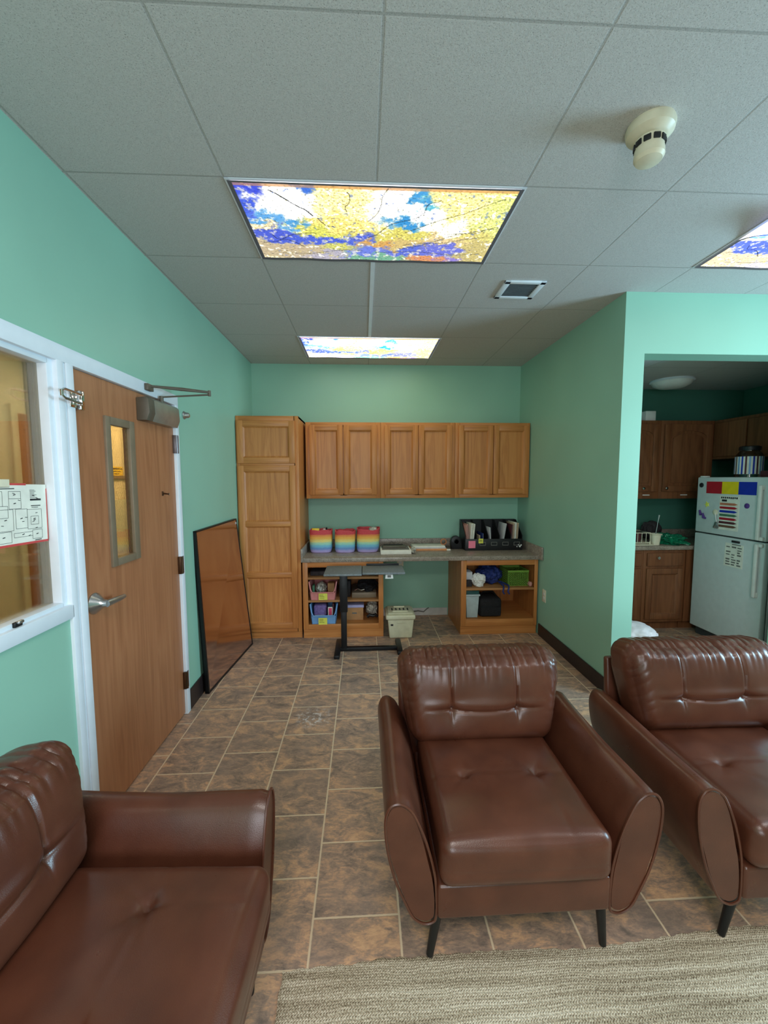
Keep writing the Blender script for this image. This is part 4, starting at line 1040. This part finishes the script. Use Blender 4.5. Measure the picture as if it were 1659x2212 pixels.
# black-framed mirror leaning on the left wall
t = thing('leaning_mirror', 'black-framed tinted mirror leaning against the left wall beside the pantry', 'mirror', (-1.1, 3.34, 0))
P0, P1, P2, P3 = Vector((-1.119, 2.895, 0)), Vector((-1.043, 3.784, 0)), Vector((-1.148, 3.752, 1.176)), Vector((-1.156, 2.866, 1.176))
nrm = (P1 - P0).cross(P3 - P0).normalized()
if nrm.x < 0: nrm = -nrm
def slab(bb, u0, u1, v0, v1, e0, e1, mi=0):
    def pt(u, v, e): return (P0 * (1 - u) + P1 * u) * (1 - v) + (P3 * (1 - u) + P2 * u) * v + nrm * e
    A = [bb.bm.verts.new(pt(u, v, e0) - bb.o) for u, v in ((u0, v0), (u1, v0), (u1, v1), (u0, v1))]
    D = [bb.bm.verts.new(pt(u, v, e1) - bb.o) for u, v in ((u0, v0), (u1, v0), (u1, v1), (u0, v1))]
    for f in [A, D] + [(A[k], A[(k + 1) % 4], D[(k + 1) % 4], D[k]) for k in range(4)]: bb.bm.faces.new(f).material_index = mi
b = W(t); slab(b, .012, .988, .009, .991, -.002, .004); b.done('mirror_glass', 'mirror', t, smooth=False)
b = W(t)
for (u0, u1, v0, v1) in ((0, .018, 0, 1), (.988, 1, 0, 1), (0, 1, 0, .013), (0, 1, .99, 1)): slab(b, u0, u1, v0, v1, -.022, .007)
slab(b, 0, 1, 0, 1, -.022, -.012)
b.done('mirror_frame', 'black_metal', t, smooth=False)
b = W(t); slab(b, .965, .98, .96, .975, .004, .006); b.done('sticker', 'white_plastic', t, smooth=False)

# ================================================================== RUG
NX, NY = 220, 70
rx0, rx1, ry0 = -.262, 2.35, -.9
b = B(); top = []
for i in range(NX + 1):
    x = rx0 + (rx1 - rx0) * i / NX
    ye = 1.192 + .030 * max(0, (x - .2)) * .9 + .010 * math.sin(x * 6.0 + .4) + .006 * noise.noise(Vector((x * 9, 0, 0))) + .008 * math.exp(-((x - .52) / .09) ** 2) + .0025 * math.sin(x * 430)
    row = []
    for j in range(NY + 1):
        v = j / NY; y = ry0 + (ye - ry0) * v
        ed = min((1 - v) * 1.6, (x - rx0) * 1.0 + .001, .012) / .012
        z = .006 + .002 * noise.noise(Vector((x * 5, y * 5, 0))) * 1.0 + .0006 * math.sin(y * 500)
        row.append(b.bm.verts.new((x - (.003 * math.sin(y * 500) if i == 0 else 0), y, max(.001, z * (max(0, ed) ** .35)))))
    top.append(row)
for i in range(NX):
    for j in range(NY): b.bm.faces.new((top[i][j], top[i + 1][j], top[i + 1][j + 1], top[i][j + 1]))
tag(b.done('area_rug', 'rug', angle=80), 'beige braided jute rug in the foreground', 'rug')

# ================================================================== ARMCHAIRS
def spline(pts, n=8, closed=True):
    out = []; m = len(pts)
    for i in range(m):
        p0, p1, p2, p3 = (Vector(pts[(i + k) % m]) for k in (-1, 0, 1, 2))
        for k in range(n):
            t_ = k / n
            out.append(.5 * ((2 * p1) + (p2 - p0) * t_ + (2 * p0 - 5 * p1 + 4 * p2 - p3) * t_ ** 2 + (3 * p1 - p0 - 3 * p2 + p3) * t_ ** 3))
    return out
def cushion(hx, hy, hz, r, n, disp, rt=None):
    """Rounded box with a dense grid; disp(p, normal) returns a displaced point."""
    bm = bmesh.new()
    nx, ny, nz = n
    vmap = {}
    def vert(i, j, k):
        key = (i, j, k)
        if key not in vmap: vmap[key] = bm.verts.new((i / nx * 2 - 1, j / ny * 2 - 1, k / nz * 2 - 1))
        return vmap[key]
    for i in range(nx):
        for j in range(ny):
            for k in (0, nz): bm.faces.new((vert(i, j, k), vert(i + 1, j, k), vert(i + 1, j + 1, k), vert(i, j + 1, k)))
    for i in range(nx):
        for k in range(nz):
            for j in (0, ny): bm.faces.new((vert(i, j, k), vert(i + 1, j, k), vert(i + 1, j, k + 1), vert(i, j, k + 1)))
    for j in range(ny):
        for k in range(nz):
            for i in (0, nx): bm.faces.new((vert(i, j, k), vert(i, j + 1, k), vert(i, j + 1, k + 1), vert(i, j, k + 1)))
    for v in bm.verts:
        p = Vector((v.co.x * hx, v.co.y * hy, v.co.z * hz))
        q = Vector((max(-hx + r, min(hx - r, p.x)), max(-hy + r, min(hy - r, p.y)), max(-hz + r, min(hz - r, p.z))))
        dlt = p - q
        nn = dlt.normalized() if dlt.length > 1e-9 else Vector((0, 0, 1))
        v.co = disp(q + nn * r if dlt.length > 1e-9 else p, nn, v.co.copy())
    return bm
def g(x, s): return math.exp(-(x / s) ** 2)

def seat_disp(p, n, u):
    x, y, z = p
    if n.z > .3:
        crown = .016 * (1 - u.x ** 2) * (1 - u.y ** 4)
        z += crown * n.z
        for sx in (-1, 1):
            dx, dy = x - sx * .132, y + .005
            rr = math.hypot(dx, dy)
            a = math.atan2(dy, dx)
            z -= .026 * math.exp(-rr / .016) * n.z
            z -= .006 * math.exp(-rr / .045) * max(0, math.cos(a * 5 + sx)) ** 3 * n.z
        z -= .0022 * g(y + .005, .007) * n.z * (1 - .0 * x)
        z += .002 * noise.noise(Vector((x * 9, y * 9, 3.1))) * n.z
        z -= .003 * g(x - .14, .006) * g(y + .21, .05) * n.z
    if n.y < -.5:
        y += .0025 * g(z + .015, .004)
        y -= .006 * (1 - u.x ** 2) * (1 - u.z ** 2)
    return Vector((x, y, z))
def back_disp(seed):
    def f(p, n, u):
        x, y, z = p          # z from -.19 to .19, front face is -y
        hx = .345
        t_ = (z + .19) / .38
        x *= (.86 + .14 * min(1, t_ * 1.5)) if t_ < .67 else 1.0 - .05 * max(0, t_ - .86) * 3
        front = max(0, -n.y) if n.y < 0 else 0
        puff = (1 - u.x ** 4) * (1 - abs(u.z) ** 3)
        y -= .034 * puff * (1 if n.y < 0 else -.35) + (.014 * max(0, .5 - t_) if n.y < 0 else 0)
        # horizontal crease with two tufts
        cz = -.035
        for sx in (-1, 1):
            dx = x - sx * .135
            y += .022 * math.exp(-math.hypot(dx, z - cz) / .025) * (n.y < -.2)
            # seams running up to the top edge
            if z > cz and n.y < .5: y += .009 * g(dx, .0045) * (1 - u.z ** 6 * .3)
            y += .005 * g(dx, .006) * g(z - cz + .02, .03) * (n.y < -.2)
        if n.y < .2:
            y += .007 * g(z - cz + .010 * (1 - (x / .135) ** 2 if abs(x) < .135 else 0), .006) * max(0, 1 - (abs(x) / .25) ** 4) - .005 * g(z - cz - .022, .016) * max(0, 1 - (abs(x) / .27) ** 4)
        # gathered pleats along the top edge and sides
        w_ = max(0, (t_ - .62) / .38)
        ph = x * 95 + 2.5 * noise.noise(Vector((x * 14, seed, 0)))
        amp = w_ ** 1.6 * (.5 + .8 * abs(noise.noise(Vector((x * 7, seed + 4, z * 5)))))
        pl = (1 - abs(math.sin(ph))) ** 2.0 * amp
        if n.y < .4: y += .013 * pl
        if n.z > .2: z -= .010 * pl + .006 * noise.noise(Vector((x * 12, y * 20, seed)))
        sw = max(0, abs(u.x) - .72) / .28
        dg = (1 - abs(math.sin(z * 70 + abs(x) * 60 + 3 * noise.noise(Vector((z * 9, seed, x * 9)))))) ** 2
        if n.y < .3: y += .006 * sw * dg * (.4 + .6 * t_)
        y += .004 * noise.noise(Vector((x * 8, z * 8, seed)))
        return Vector((x, y, z))
    return f
def bm_obj(bm, name, mat, parent, mtx=None):
    if mtx: bmesh.ops.transform(bm, matrix=mtx, verts=bm.verts)
    b = B(); b.bm.free(); b.bm = bm
    return b.done(name, mat, parent, angle=60)

ch = thing('armchair', 'brown leather armchair facing the camera in the middle of the room', 'armchair', (.489, 1.452, 0), group='brown leather armchairs')
bm_obj(cushion(.268, .285, .078, .04, (56, 60, 18), seat_disp), 'seat', 'leather', ch, Matrix.Translation((0, -.048, .380)))
bc = bm_obj(cushion(.345, .095, .19, .07, (110, 26, 72), back_disp(1.0)), 'back_cushion', 'leather', ch, Matrix.Translation((0, .262, .610)) @ Matrix.Rotation(math.radians(-10), 4, 'X'))
b = B(); b.box(-.272, .272, -.306, .32, .186, .300, .012, seg=3); b.done('seat_frame', 'leather', ch)
b = B(); b.box(-.335, .335, -.016, .016, 0, .50, .012, rot=None, seg=3)
o = b.done('back_frame', 'leather', ch); o.data.transform(Matrix.Translation((0, .345, .19)) @ Matrix.Rotation(math.radians(-5), 4, 'X'))
for s in (-1, 1):
    pr = [(s * .274, .25), (s * .275, .19), (s * .285, .172), (s * .312, .168), (s * .345, .190), (s * .372, .245), (s * .400, .315), (s * .424, .415), (s * .431, .505), (s * .418, .550), (s * .394, .563), (s * .368, .554), (s * .342, .523), (s * .306, .435), (s * .281, .335)]
    sp = [(p.x, p.y) for p in spline([(a, c_, 0) for a, c_ in pr], 6)]
    b = B(); N = 24
    rings = []
    for k in range(N + 1):
        v = k / N; y = -.295 + .640 * v
        dz = .010 * math.sin(v * PI) * -1
        inset = .010 * (max(0, (.03 - v) / .03) ** 2 + max(0, (v - .97) / .03) ** 2)
        cx_, cz_ = s * .36, .34
        ring = []
        for (x, z) in sp:
            zz_ = z + (dz * max(0, (z - .4) / .16)); rx_, rz_ = x - cx_, zz_ - cz_
            L = math.hypot(rx_, rz_); k_ = 1 - inset / L
            bulge = .004 * noise.noise(Vector((x * 6, y * 6, z * 6)))
            ring.append(b.bm.verts.new((cx_ + rx_ * k_ + bulge * s, y, cz_ + rz_ * k_)))
        rings.append(ring)
    n = len(sp)
    for A, D in zip(rings, rings[1:]):
        for k in range(n): b.bm.faces.new((A[k], A[(k + 1) % n], D[(k + 1) % n], D[k]))
    b.bm.faces.new(rings[0]); b.bm.faces.new(rings[-1])
    arm = b.done('armrest', 'leather', ch, angle=50)
    b = B(); b.tube([(x, -.296, z) for x, z in sp], .0042, 6, closed=True); sub(arm, b, 'piping', 'leather')
for sx in (-1, 1):
    for (yt, yb) in ((-.265, -.252), (.285, .30)):
        b = B(); b.cyl((sx * .262, yt, .19), (sx * .286, yb, .009 if yt < 0 else 0.0), .0165, .0115, 16); b.done('leg', 'black_metal', ch)
ch2 = copy_tree(ch, 'brown leather armchair at the right edge, in front of the kitchen opening', location=(1.475, 1.46, 0))
ch3 = copy_tree(ch, 'brown leather armchair cut off at the lower left, facing right', location=(-.612, .856, -.004), rotation_euler=(0, 0, PI / 2 - .042))
for root, sd in ((ch2, 5.0), (ch3, 9.0)):       # each back cushion has its own creases
    for c_ in root.children:
        if c_.name.startswith('back_cushion'):
            nm = c_.name; bpy.data.objects.remove(c_)
            bm_obj(cushion(.345, .095, .19, .07, (110, 26, 72), back_disp(sd)), 'back_cushion', 'leather', root, Matrix.Translation((0, .262 if sd == 5.0 else .315, .610 + (.012 if sd == 5.0 else 0))) @ Matrix.Rotation(math.radians(-10), 4, 'X'))
            break

# ================================================================== KITCHEN
def arch_door(parent, x0, x1, z0, z1, yf, knob):
    b = W(parent); st = .06; th = .02
    xc, rw = (x0 + x1) / 2, (x1 - x0) / 2 - st
    za = z1 - st - .075
    arch = [(xc + rw * math.cos(PI * k / 14), za + .07 * math.sin(PI * k / 14)) for k in range(15)]
    b.box(x0, x0 + st, yf, yf + th, z0, z1, .004); b.box(x1 - st, x1, yf, yf + th, z0, z1, .004); b.box(x0 + st - .001, x1 - st + .001, yf, yf + th, z0, z0 + st, .004)
    b.prism([(x1 - st, z1), (x0 + st, z1)] + [(x, z) for x, z in arch[::-1]], 'Y', yf, yf + th)
    d_ = b.done('door', 'kit_oak', parent)
    b = W(parent); b.box(x0 + st - .004, x1 - st + .004, yf + .012, yf + .018, z0 + st - .004, z1 - st)
    p = [(x0 + st + .03, z0 + st + .03), (x1 - st - .03, z0 + st + .03)] + [(xc + (rw - .03) * math.cos(PI * k / 14), za - .02 + .06 * math.sin(PI * k / 14)) for k in range(15)]
    b.prism(p, 'Y', yf + .003, yf + .013, 0, .004); sub(d_, b, 'panel', 'kit_oak')
    b = W(parent); b.lathe([(.006, 0), (.006, -.012), (.015, -.016), (.014, -.024), (0, -.028)], (knob[0], yf, knob[1]), 16, axis='Y'); sub(d_, b, 'knob', 'chrome')
for (x0, x1, kx, lb) in ((2.30, 2.70, 2.68, 'dark oak kitchen wall cabinet, mostly hidden behind the opening edge'), (2.70, 3.09, 2.905, 'dark oak kitchen wall cabinet left of the arched-panel one'), (3.09, 3.66, 3.15, 'dark oak kitchen wall cabinet with arched panel, beside the fridge')):
    t = thing('kitchen_wall_cabinet', lb, 'cabinet', ((x0 + x1) / 2, 4.35, 1.31), group='kitchen wall cabinets')
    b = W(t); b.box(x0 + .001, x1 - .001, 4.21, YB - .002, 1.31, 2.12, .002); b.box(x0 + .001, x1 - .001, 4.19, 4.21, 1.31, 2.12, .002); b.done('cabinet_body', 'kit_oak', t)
    if x0 > 2.5:
        b = W(t); lx = {2.70: 2.92, 3.09: 3.33}[x0]; b.box(lx, lx + .075, 4.188, 4.19, 1.345, 1.353); b.done('label_strip', 'white_plastic', t, smooth=False)
    arch_door(t, x0 + .03 if x0 != 2.70 else 2.72, x1 - .03, 1.385, 2.08, 4.17, (kx, 1.42))
t = thing('kitchen_wall_cabinet', 'dark oak cabinet above and behind the fridge, at the right edge', 'cabinet', (3.9, 3.9, 1.72), group='kitchen wall cabinets')
b = W(t); b.box(3.67, KX - .002, 3.0, YB - .002, 1.72, 2.12, .003); b.done('cabinet_body', 'kit_oak', t)
b = W(t)
for (y0, y1) in ((3.02, 3.40), (3.42, 3.80), (3.82, 4.18)): b.box(3.65, 3.67, y0, y1, 1.745, 2.09, .005)
b.done('door', 'kit_oak', t)
b = B((3.0, 4.3, 2.12)); b.box(2.95, 3.06, 4.24, 4.4, 2.121, 2.225, .006); tag(b.done('white_box', 'white_plastic'), 'small white box on top of the kitchen wall cabinets', 'box')

KF = 3.90
for (x0, x1, lb) in ((2.20, 2.76, 'kitchen base cabinet at the left, under the dish rack'), (2.76, 3.19, 'kitchen base cabinet with a bright round knob, left of the fridge')):
    t = thing('kitchen_base_cabinet', lb, 'cabinet', ((x0 + x1) / 2, 4.2, 0), group='kitchen base cabinets')
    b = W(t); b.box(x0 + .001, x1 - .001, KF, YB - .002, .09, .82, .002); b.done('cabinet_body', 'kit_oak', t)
    b = W(t); b.box(x0, x1, KF + .06, KF + .08, 0, .09); b.done('toe_kick', 'kit_oak', t, smooth=False)
    b = W(t); b.box(x0 + .03, x1 - .03, KF - .02, KF, .66, .79, .006)
    dr = b.done('drawer', 'kit_oak', t)
    if x0 < 2.5:
        cab_door(t, x0 + .03, x1 - .03, .12, .635, KF - .02, mats=('kit_oak', 'kit_oak'))
    else:
        cab_door(t, x0 + .03, x1 - .03, .12, .635, KF - .02, mats=('kit_oak', 'kit_oak'))
        b = W(t); b.lathe([(.006, 0), (.006, -.012), (.015, -.016), (.014, -.024), (0, -.028)], (2.89, KF - .02, .745), 16, axis='Y'); sub(dr, b, 'knob', 'chrome')
t = thing('kitchen_base_cabinet', 'kitchen base cabinet in the dark corner behind the fridge', 'cabinet', (3.7, 4.2, 0), group='kitchen base cabinets')
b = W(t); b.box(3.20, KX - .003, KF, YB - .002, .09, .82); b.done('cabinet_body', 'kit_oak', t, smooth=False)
b = W(t); b.box(3.20, KX - .003, KF + .06, KF + .08, 0, .09); b.done('toe_kick', 'kit_oak', t, smooth=False)
b = B((2.7, 4.18, .82)); b.box(2.19, KX - .003, KF - .03, YB - .002, .821, .861, .008); b.box(2.19, KX - .003, YB - .022, YB - .003, .861, .95, .004); tag(b.done('kitchen_counter', 'laminate'), 'dark laminate kitchen counter under the dish rack', 'counter')

t = thing('dish_rack', 'white wire dish rack standing in a white tray', 'dish rack', (2.70, 4.03, .861))
b = W(t); b.box(2.52, 2.862, 3.90, 4.2, .862, .872, .004); b.done('drip_tray', 'ivory_plastic', t)
b = W(t)
rect = lambda z: [(2.54, 3.93, z), (2.84, 3.93, z), (2.84, 4.17, z), (2.54, 4.17, z)]
b.tube(rect(.985), .004, 6, closed=True); b.tube(rect(.885), .004, 6, closed=True)
for k in range(8):
    x = 2.54 + .3 * k / 7
    for y in (3.93, 4.17): b.tube([(x, y, .885), (x, y, .985)], .0025, 6)
    b.tube([(x, 3.93, .888), (x, 4.17, .888)], .0025, 6)
for x in (2.54, 2.84):
    for y in (3.93, 4.17): b.tube([(x, y, .872), (x, y, .9)], .006, 6)
b.done('wire_basket', 'ivory_plastic', t)
b = B((2.68, 4.05, .89)); b.lathe([(.10, 0), (.105, .01), (.10, .014), (0, .016)], (2.648, 4.05, 1.0), 24, axis='X'); tag(b.done('dinner_plate', 'dark_stuff'), 'dark plate standing in the white dish rack', 'plate')
b = B((2.77, 3.98, .89)); b.lathe([(.03, 0), (.04, .08), (.038, .08), (.028, .004), (0, .004)], (2.75, 4.0, .891), 20, cap=False); tag(b.done('maroon_cup', 'maroon_box'), 'dark red cup in the white dish rack', 'cup')
t = thing('utensil_cup', 'white utensil holder at the right end of the dish rack', 'holder', (2.90, 3.96, .873))
b = W(t); b.lathe([(.034, 0), (.044, .10), (.054, .108), (.054, .114), (.044, .112), (.032, .006), (0, .006)], (2.905, 3.95, .862), 20, cap=False, sq=.3); b.done('cup_body', 'ivory_plastic', t)
b = B((2.90, 3.96, .88)); b.tube([(2.895, 3.95, .872), (2.925, 3.95, 1.09), (2.935, 3.95, 1.16)], [.004, .004, .010], 8); tag(b.done('butter_knife', 'steel'), 'steel utensil leaning in the white utensil holder', 'utensil')
b = B((3.12, 4.0, .861)); b.blob((3.115, 4.03, .90), (.135, .13, .055), 51, .5, 2.4, 5, zmin=.8625); tag(b.done('green_bag', 'green_film'), 'shiny green plastic bag on the kitchen counter beside the fridge', 'bag')
b = B((3.15, 4.15, .861)); b.blob((3.14, 4.34, .95), (.10, .07, .11), 57, .2, 2.2, 4, zmin=.8625); tag(b.done('dark_bag', 'dark_stuff'), 'dark bag behind the green plastic bag on the kitchen counter', 'bag')

# fridge: faces the left wall, hinges far, handles near
FX0, FYA, FYB, FH = 3.218, 3.13, 3.838, 1.534
t = thing('refrigerator', 'white top-freezer refrigerator covered with magnets and papers', 'refrigerator', (3.55, 3.48, 0))
b = W(t); b.box(FX0 + .065, 3.92, FYA + .004, FYB - .004, .02, FH - .004, .006); b.done('fridge_body', 'fridge', t)
b = W(t); b.box(FX0 + .052, FX0 + .066, FYA + .012, FYB - .012, .10, FH - .012); b.done('door_gasket', 'gasket', t, smooth=False)
b = W(t); b.box(FX0, FX0 + .054, FYA, FYB, 1.014, FH, .010, seg=3); b.done('freezer_door', 'fridge', t)
b = W(t); b.box(FX0, FX0 + .054, FYA, FYB, .09, 1.002, .010, seg=3); b.done('fridge_door', 'fridge', t)
b = W(t); b.box(FX0 + .06, FX0 + .09, FYA + .01, FYB - .01, .0, .09); b.done('kick_grille', 'gasket', t, smooth=False)
b = W(t); b.box(FX0 - .034, FX0 - .012, FYA + .03, FYA + .062, 1.02, 1.47, .009, seg=3); b.box(FX0 - .02, FX0 + .002, FYA + .03, FYA + .062, 1.43, 1.47, .006); b.box(FX0 - .02, FX0 + .002, FYA + .005, FYA + .062, 1.018, 1.05, .006); b.done('handle', 'white_plastic', t)
b = W(t); b.box(FX0 - .034, FX0 - .012, FYA + .03, FYA + .062, .545, .99, .009, seg=3); b.box(FX0 - .02, FX0 + .002, FYA + .03, FYA + .062, .545, .59, .006); b.box(FX0 - .02, FX0 + .002, FYA + .005, FYA + .062, .965, .995, .006); b.done('handle', 'white_plastic', t)
b = W(t); b.box(FX0 + .01, FX0 + .07, FYB - .06, FYB - .015, FH - .002, FH + .012, .004); b.done('hinge_cover', 'white_plastic', t)
def on_fridge(y0, y1, z0, z1, e0=.0005, e1=.003):
    return (FX0 - e1, FX0 - e0, min(y0, y1), max(y0, y1), z0, z1)
for (y0, y1, m, nm) in ((3.727, 3.560, 'm_red', 'red'), (3.559, 3.395, 'm_yellow', 'yellow'), (3.394, 3.231, 'm_blue', 'blue')):
    b = B((FX0, (y0 + y1) / 2, 1.44)); b.box(*on_fridge(y0, y1, 1.385, 1.494)); tag(b.done('magnet_sheet', m), f'{nm} rectangular magnet in the strip across the freezer door', 'magnet', 'coloured magnet strip')
t = thing('crayon_chart', 'white chart with rows of coloured crayons on the freezer door', 'chart', (FX0, 3.48, 1.21))
b = W(t); b.box(*on_fridge(3.575, 3.378, 1.065, 1.368)); b.done('sheet', 'paper', t, smooth=False)
for k, m in enumerate(('m_orange', 'm_red', 'm_blue', 'm_green', 'm_red', 'maroon_box', 'm_brown')):
    z = 1.296 - k * .033; b = W(t)
    b.prism([(3.568, z - .010), (3.568, z + .010), (3.42, z + .010), (3.39, z), (3.42, z - .010)], 'X', FX0 - .005, FX0 - .003); b.done('crayon_print', m, t, smooth=False)
b = W(t)
random.seed(3)
for k in range(9):
    y = 3.56 - k * .019; b.box(FX0 - .0045, FX0 - .003, y - .012, y, 1.345 + random.uniform(-.002, .002), 1.36)
b.box(FX0 - .0045, FX0 - .003, 3.50, 3.55, 1.318, 1.336); b.done('heading_print', 'ink', t, smooth=False)
t = thing('fridge_note', 'small printed sheet on the lower fridge door', 'note', (FX0, 3.40, .85))
b = W(t); b.prism([(3.494, .75), (3.312, .75), (3.312, .952), (3.487, .956)], 'X', FX0 - .0028, FX0 - .0005); b.done('sheet', 'paper', t, smooth=False)
b = W(t)
for r_ in range(8):
    for c_ in range(3):
        if random.random() < .85: b.box(FX0 - .0042, FX0 - .0028, 3.475 - c_ * .055 - random.uniform(.02, .045), 3.475 - c_ * .055, .765 + r_ * .022, .772 + r_ * .022 + random.uniform(0, .006))
b.box(FX0 - .0042, FX0 - .0028, 3.335, 3.42, .945, .952); b.done('print', 'grey_ink', t, smooth=False)
b = B((FX0, 3.38, .975)); b.box(*on_fridge(3.345, 3.42, .966, .985, .003, .012), .003); tag(b.done('bar_magnet', 'ink'), 'dark bar magnet holding the sheet on the lower fridge door', 'magnet')
for (y, z, r, m, lb) in ((3.786, 1.459, .022, 'black_plastic', 'round black magnet at the upper left corner of the freezer door'), (3.306, 1.293, .022, 'm_purple', 'round purple magnet right of the crayon chart')):
    b = B((FX0, y, z)); b.lathe([(r, 0), (r, -.006), (r * .6, -.012), (0, -.013)], (FX0, y, z), 18, axis='X'); tag(b.done('round_magnet', m), lb, 'magnet')
b = B((FX0, 3.71, 1.28)); b.prism([(3.71 + (.028 if k % 2 == 0 else .012) * math.cos(2 * PI * k / 10), 1.28 + (.028 if k % 2 == 0 else .012) * math.sin(2 * PI * k / 10)) for k in range(10)], 'X', FX0 - .006, FX0); tag(b.done('star_magnet', 'yellow_note'), 'pale star magnet left of the crayon chart', 'magnet')
b = B((FX0, 3.62, 1.2)); b.lathe([(.026, 0), (.026, -.006), (.012, -.014), (0, -.015)], (FX0, 3.615, 1.215), 16, axis='X'); tag(b.done('hook_magnet', 'ivory_plastic'), 'pale hook magnet above the hanging keys', 'magnet')
t = thing('key_bunch', 'bunch of keys hanging from the pale hook magnet', 'keys', (FX0, 3.59, 1.15))
b = W(t); b.tube([(FX0 - .012, 3.605, 1.205), (FX0 - .012, 3.595, 1.16), (FX0 - .012, 3.585, 1.13)], .004, 6); b.done('lanyard', 'white_plastic', t)
for k in range(3):
    b = W(t); a = -.35 + .35 * k; r_ = Matrix.Rotation(a, 3, 'X')
    b.box(FX0 - .016 - k * .003, FX0 - .014 - k * .003, 3.575 - .011 + k * .008, 3.575 + .011 + k * .008, 1.07, 1.128, .001, rot=r_); b.done('key', 'steel', t)
b = B((FX0, 3.75, 1.18)); b.tube([(FX0 - .009, 3.785, 1.22), (FX0 - .013, 3.765, 1.18), (FX0 - .010, 3.745, 1.19), (FX0 - .013, 3.73, 1.155), (FX0 - .009, 3.71, 1.15)], [.008, .012, .009, .012, .008], 8); tag(b.done('chain_magnet', 'm_purple'), 'purple and pink wavy magnet at the left of the freezer door', 'magnet')
t = thing('glass_jar', 'glass jar with blue and white stripes on top of the fridge', 'jar', (3.46, 3.56, FH - .003))
c = (3.455, 3.56, FH - .003)
b = W(t)
for k in range(48):
    a0, a1 = 2 * PI * k / 48, 2 * PI * (k + 1) / 48; r_ = .102
    for z0, z1 in ((.03, .185),):
        b.quad([(c[0] + r_ * math.cos(a0), c[1] + r_ * math.sin(a0), c[2] + z0), (c[0] + r_ * math.cos(a1), c[1] + r_ * math.sin(a1), c[2] + z0), (c[0] + r_ * math.cos(a1), c[1] + r_ * math.sin(a1), c[2] + z1), (c[0] + r_ * math.cos(a0), c[1] + r_ * math.sin(a0), c[2] + z1)], (0, 1, 2, 1, 3, 1)[k % 6])
b.done('striped_band', ['blue_bin', 'paper', 'm_blue', 'maroon_box'], t)
b = W(t); b.lathe([(.09, 0), (.1, .004), (.1, .19), (.085, .215), (.07, .235), (.07, .245)], c, 28, cap=True); b.done('glass_body', 'glass', t)
b = W(t); b.lathe([(.075, .24), (.078, .243), (.078, .272), (.06, .28), (0, .282)], c, 28); b.done('jar_lid', 'black_plastic', t)
b = B((3.6, 3.3, FH - .003)); b.box(3.42, 3.78, 3.15, 3.42, FH - .003, FH + .055, .01); tag(b.done('red_tray', 'maroon_box'), 'dark red flat box on top of the fridge, at the right edge', 'box')
t = thing('kitchen_ceiling_lamp', 'unlit round dome lamp on the dark kitchen ceiling', 'ceiling light', (3.09, 4.08, 2.5))
b = W(t); b.lathe([(.19, 0), (.195, -.012), (.18, -.02)], (3.09, 4.08, 2.5), 36); b.done('lamp_base', 'white_paint', t)
b = W(t); b.lathe([(.18, -.018), (.165, -.045), (.12, -.068), (.06, -.078), (0, -.08)], (3.09, 4.08, 2.5), 36); b.done('lamp_shade', 'white_plastic', t)
t = thing('waste_bin', 'bin with a white liner bag just inside the kitchen opening', 'bin', (2.10, 3.05, 0))
b = W(t); b.lathe([(.115, 0), (.15, .31), (.155, .31)], (2.10, 3.05, 0), 24, sq=.3); b.done('bin_body', 'ivory_plastic', t)
b = W(t); b.blob((2.10, 3.05, .325), (.165, .165, .078), 61, .10, 1.6, 5); b.done('liner_bag', 'liner', t)
b = B((.66, YB - .03, .085)); b.tube([(.54, YB - .02, .05), (.60, YB - .025, .06), (.66, YB - .022, .045), (.70, YB - .02, .08), (.72, YB - .018, .09)], .006, 8); tag(b.done('power_cord', 'grey_ink'), 'grey cord along the white skirting under the counter', 'cord')
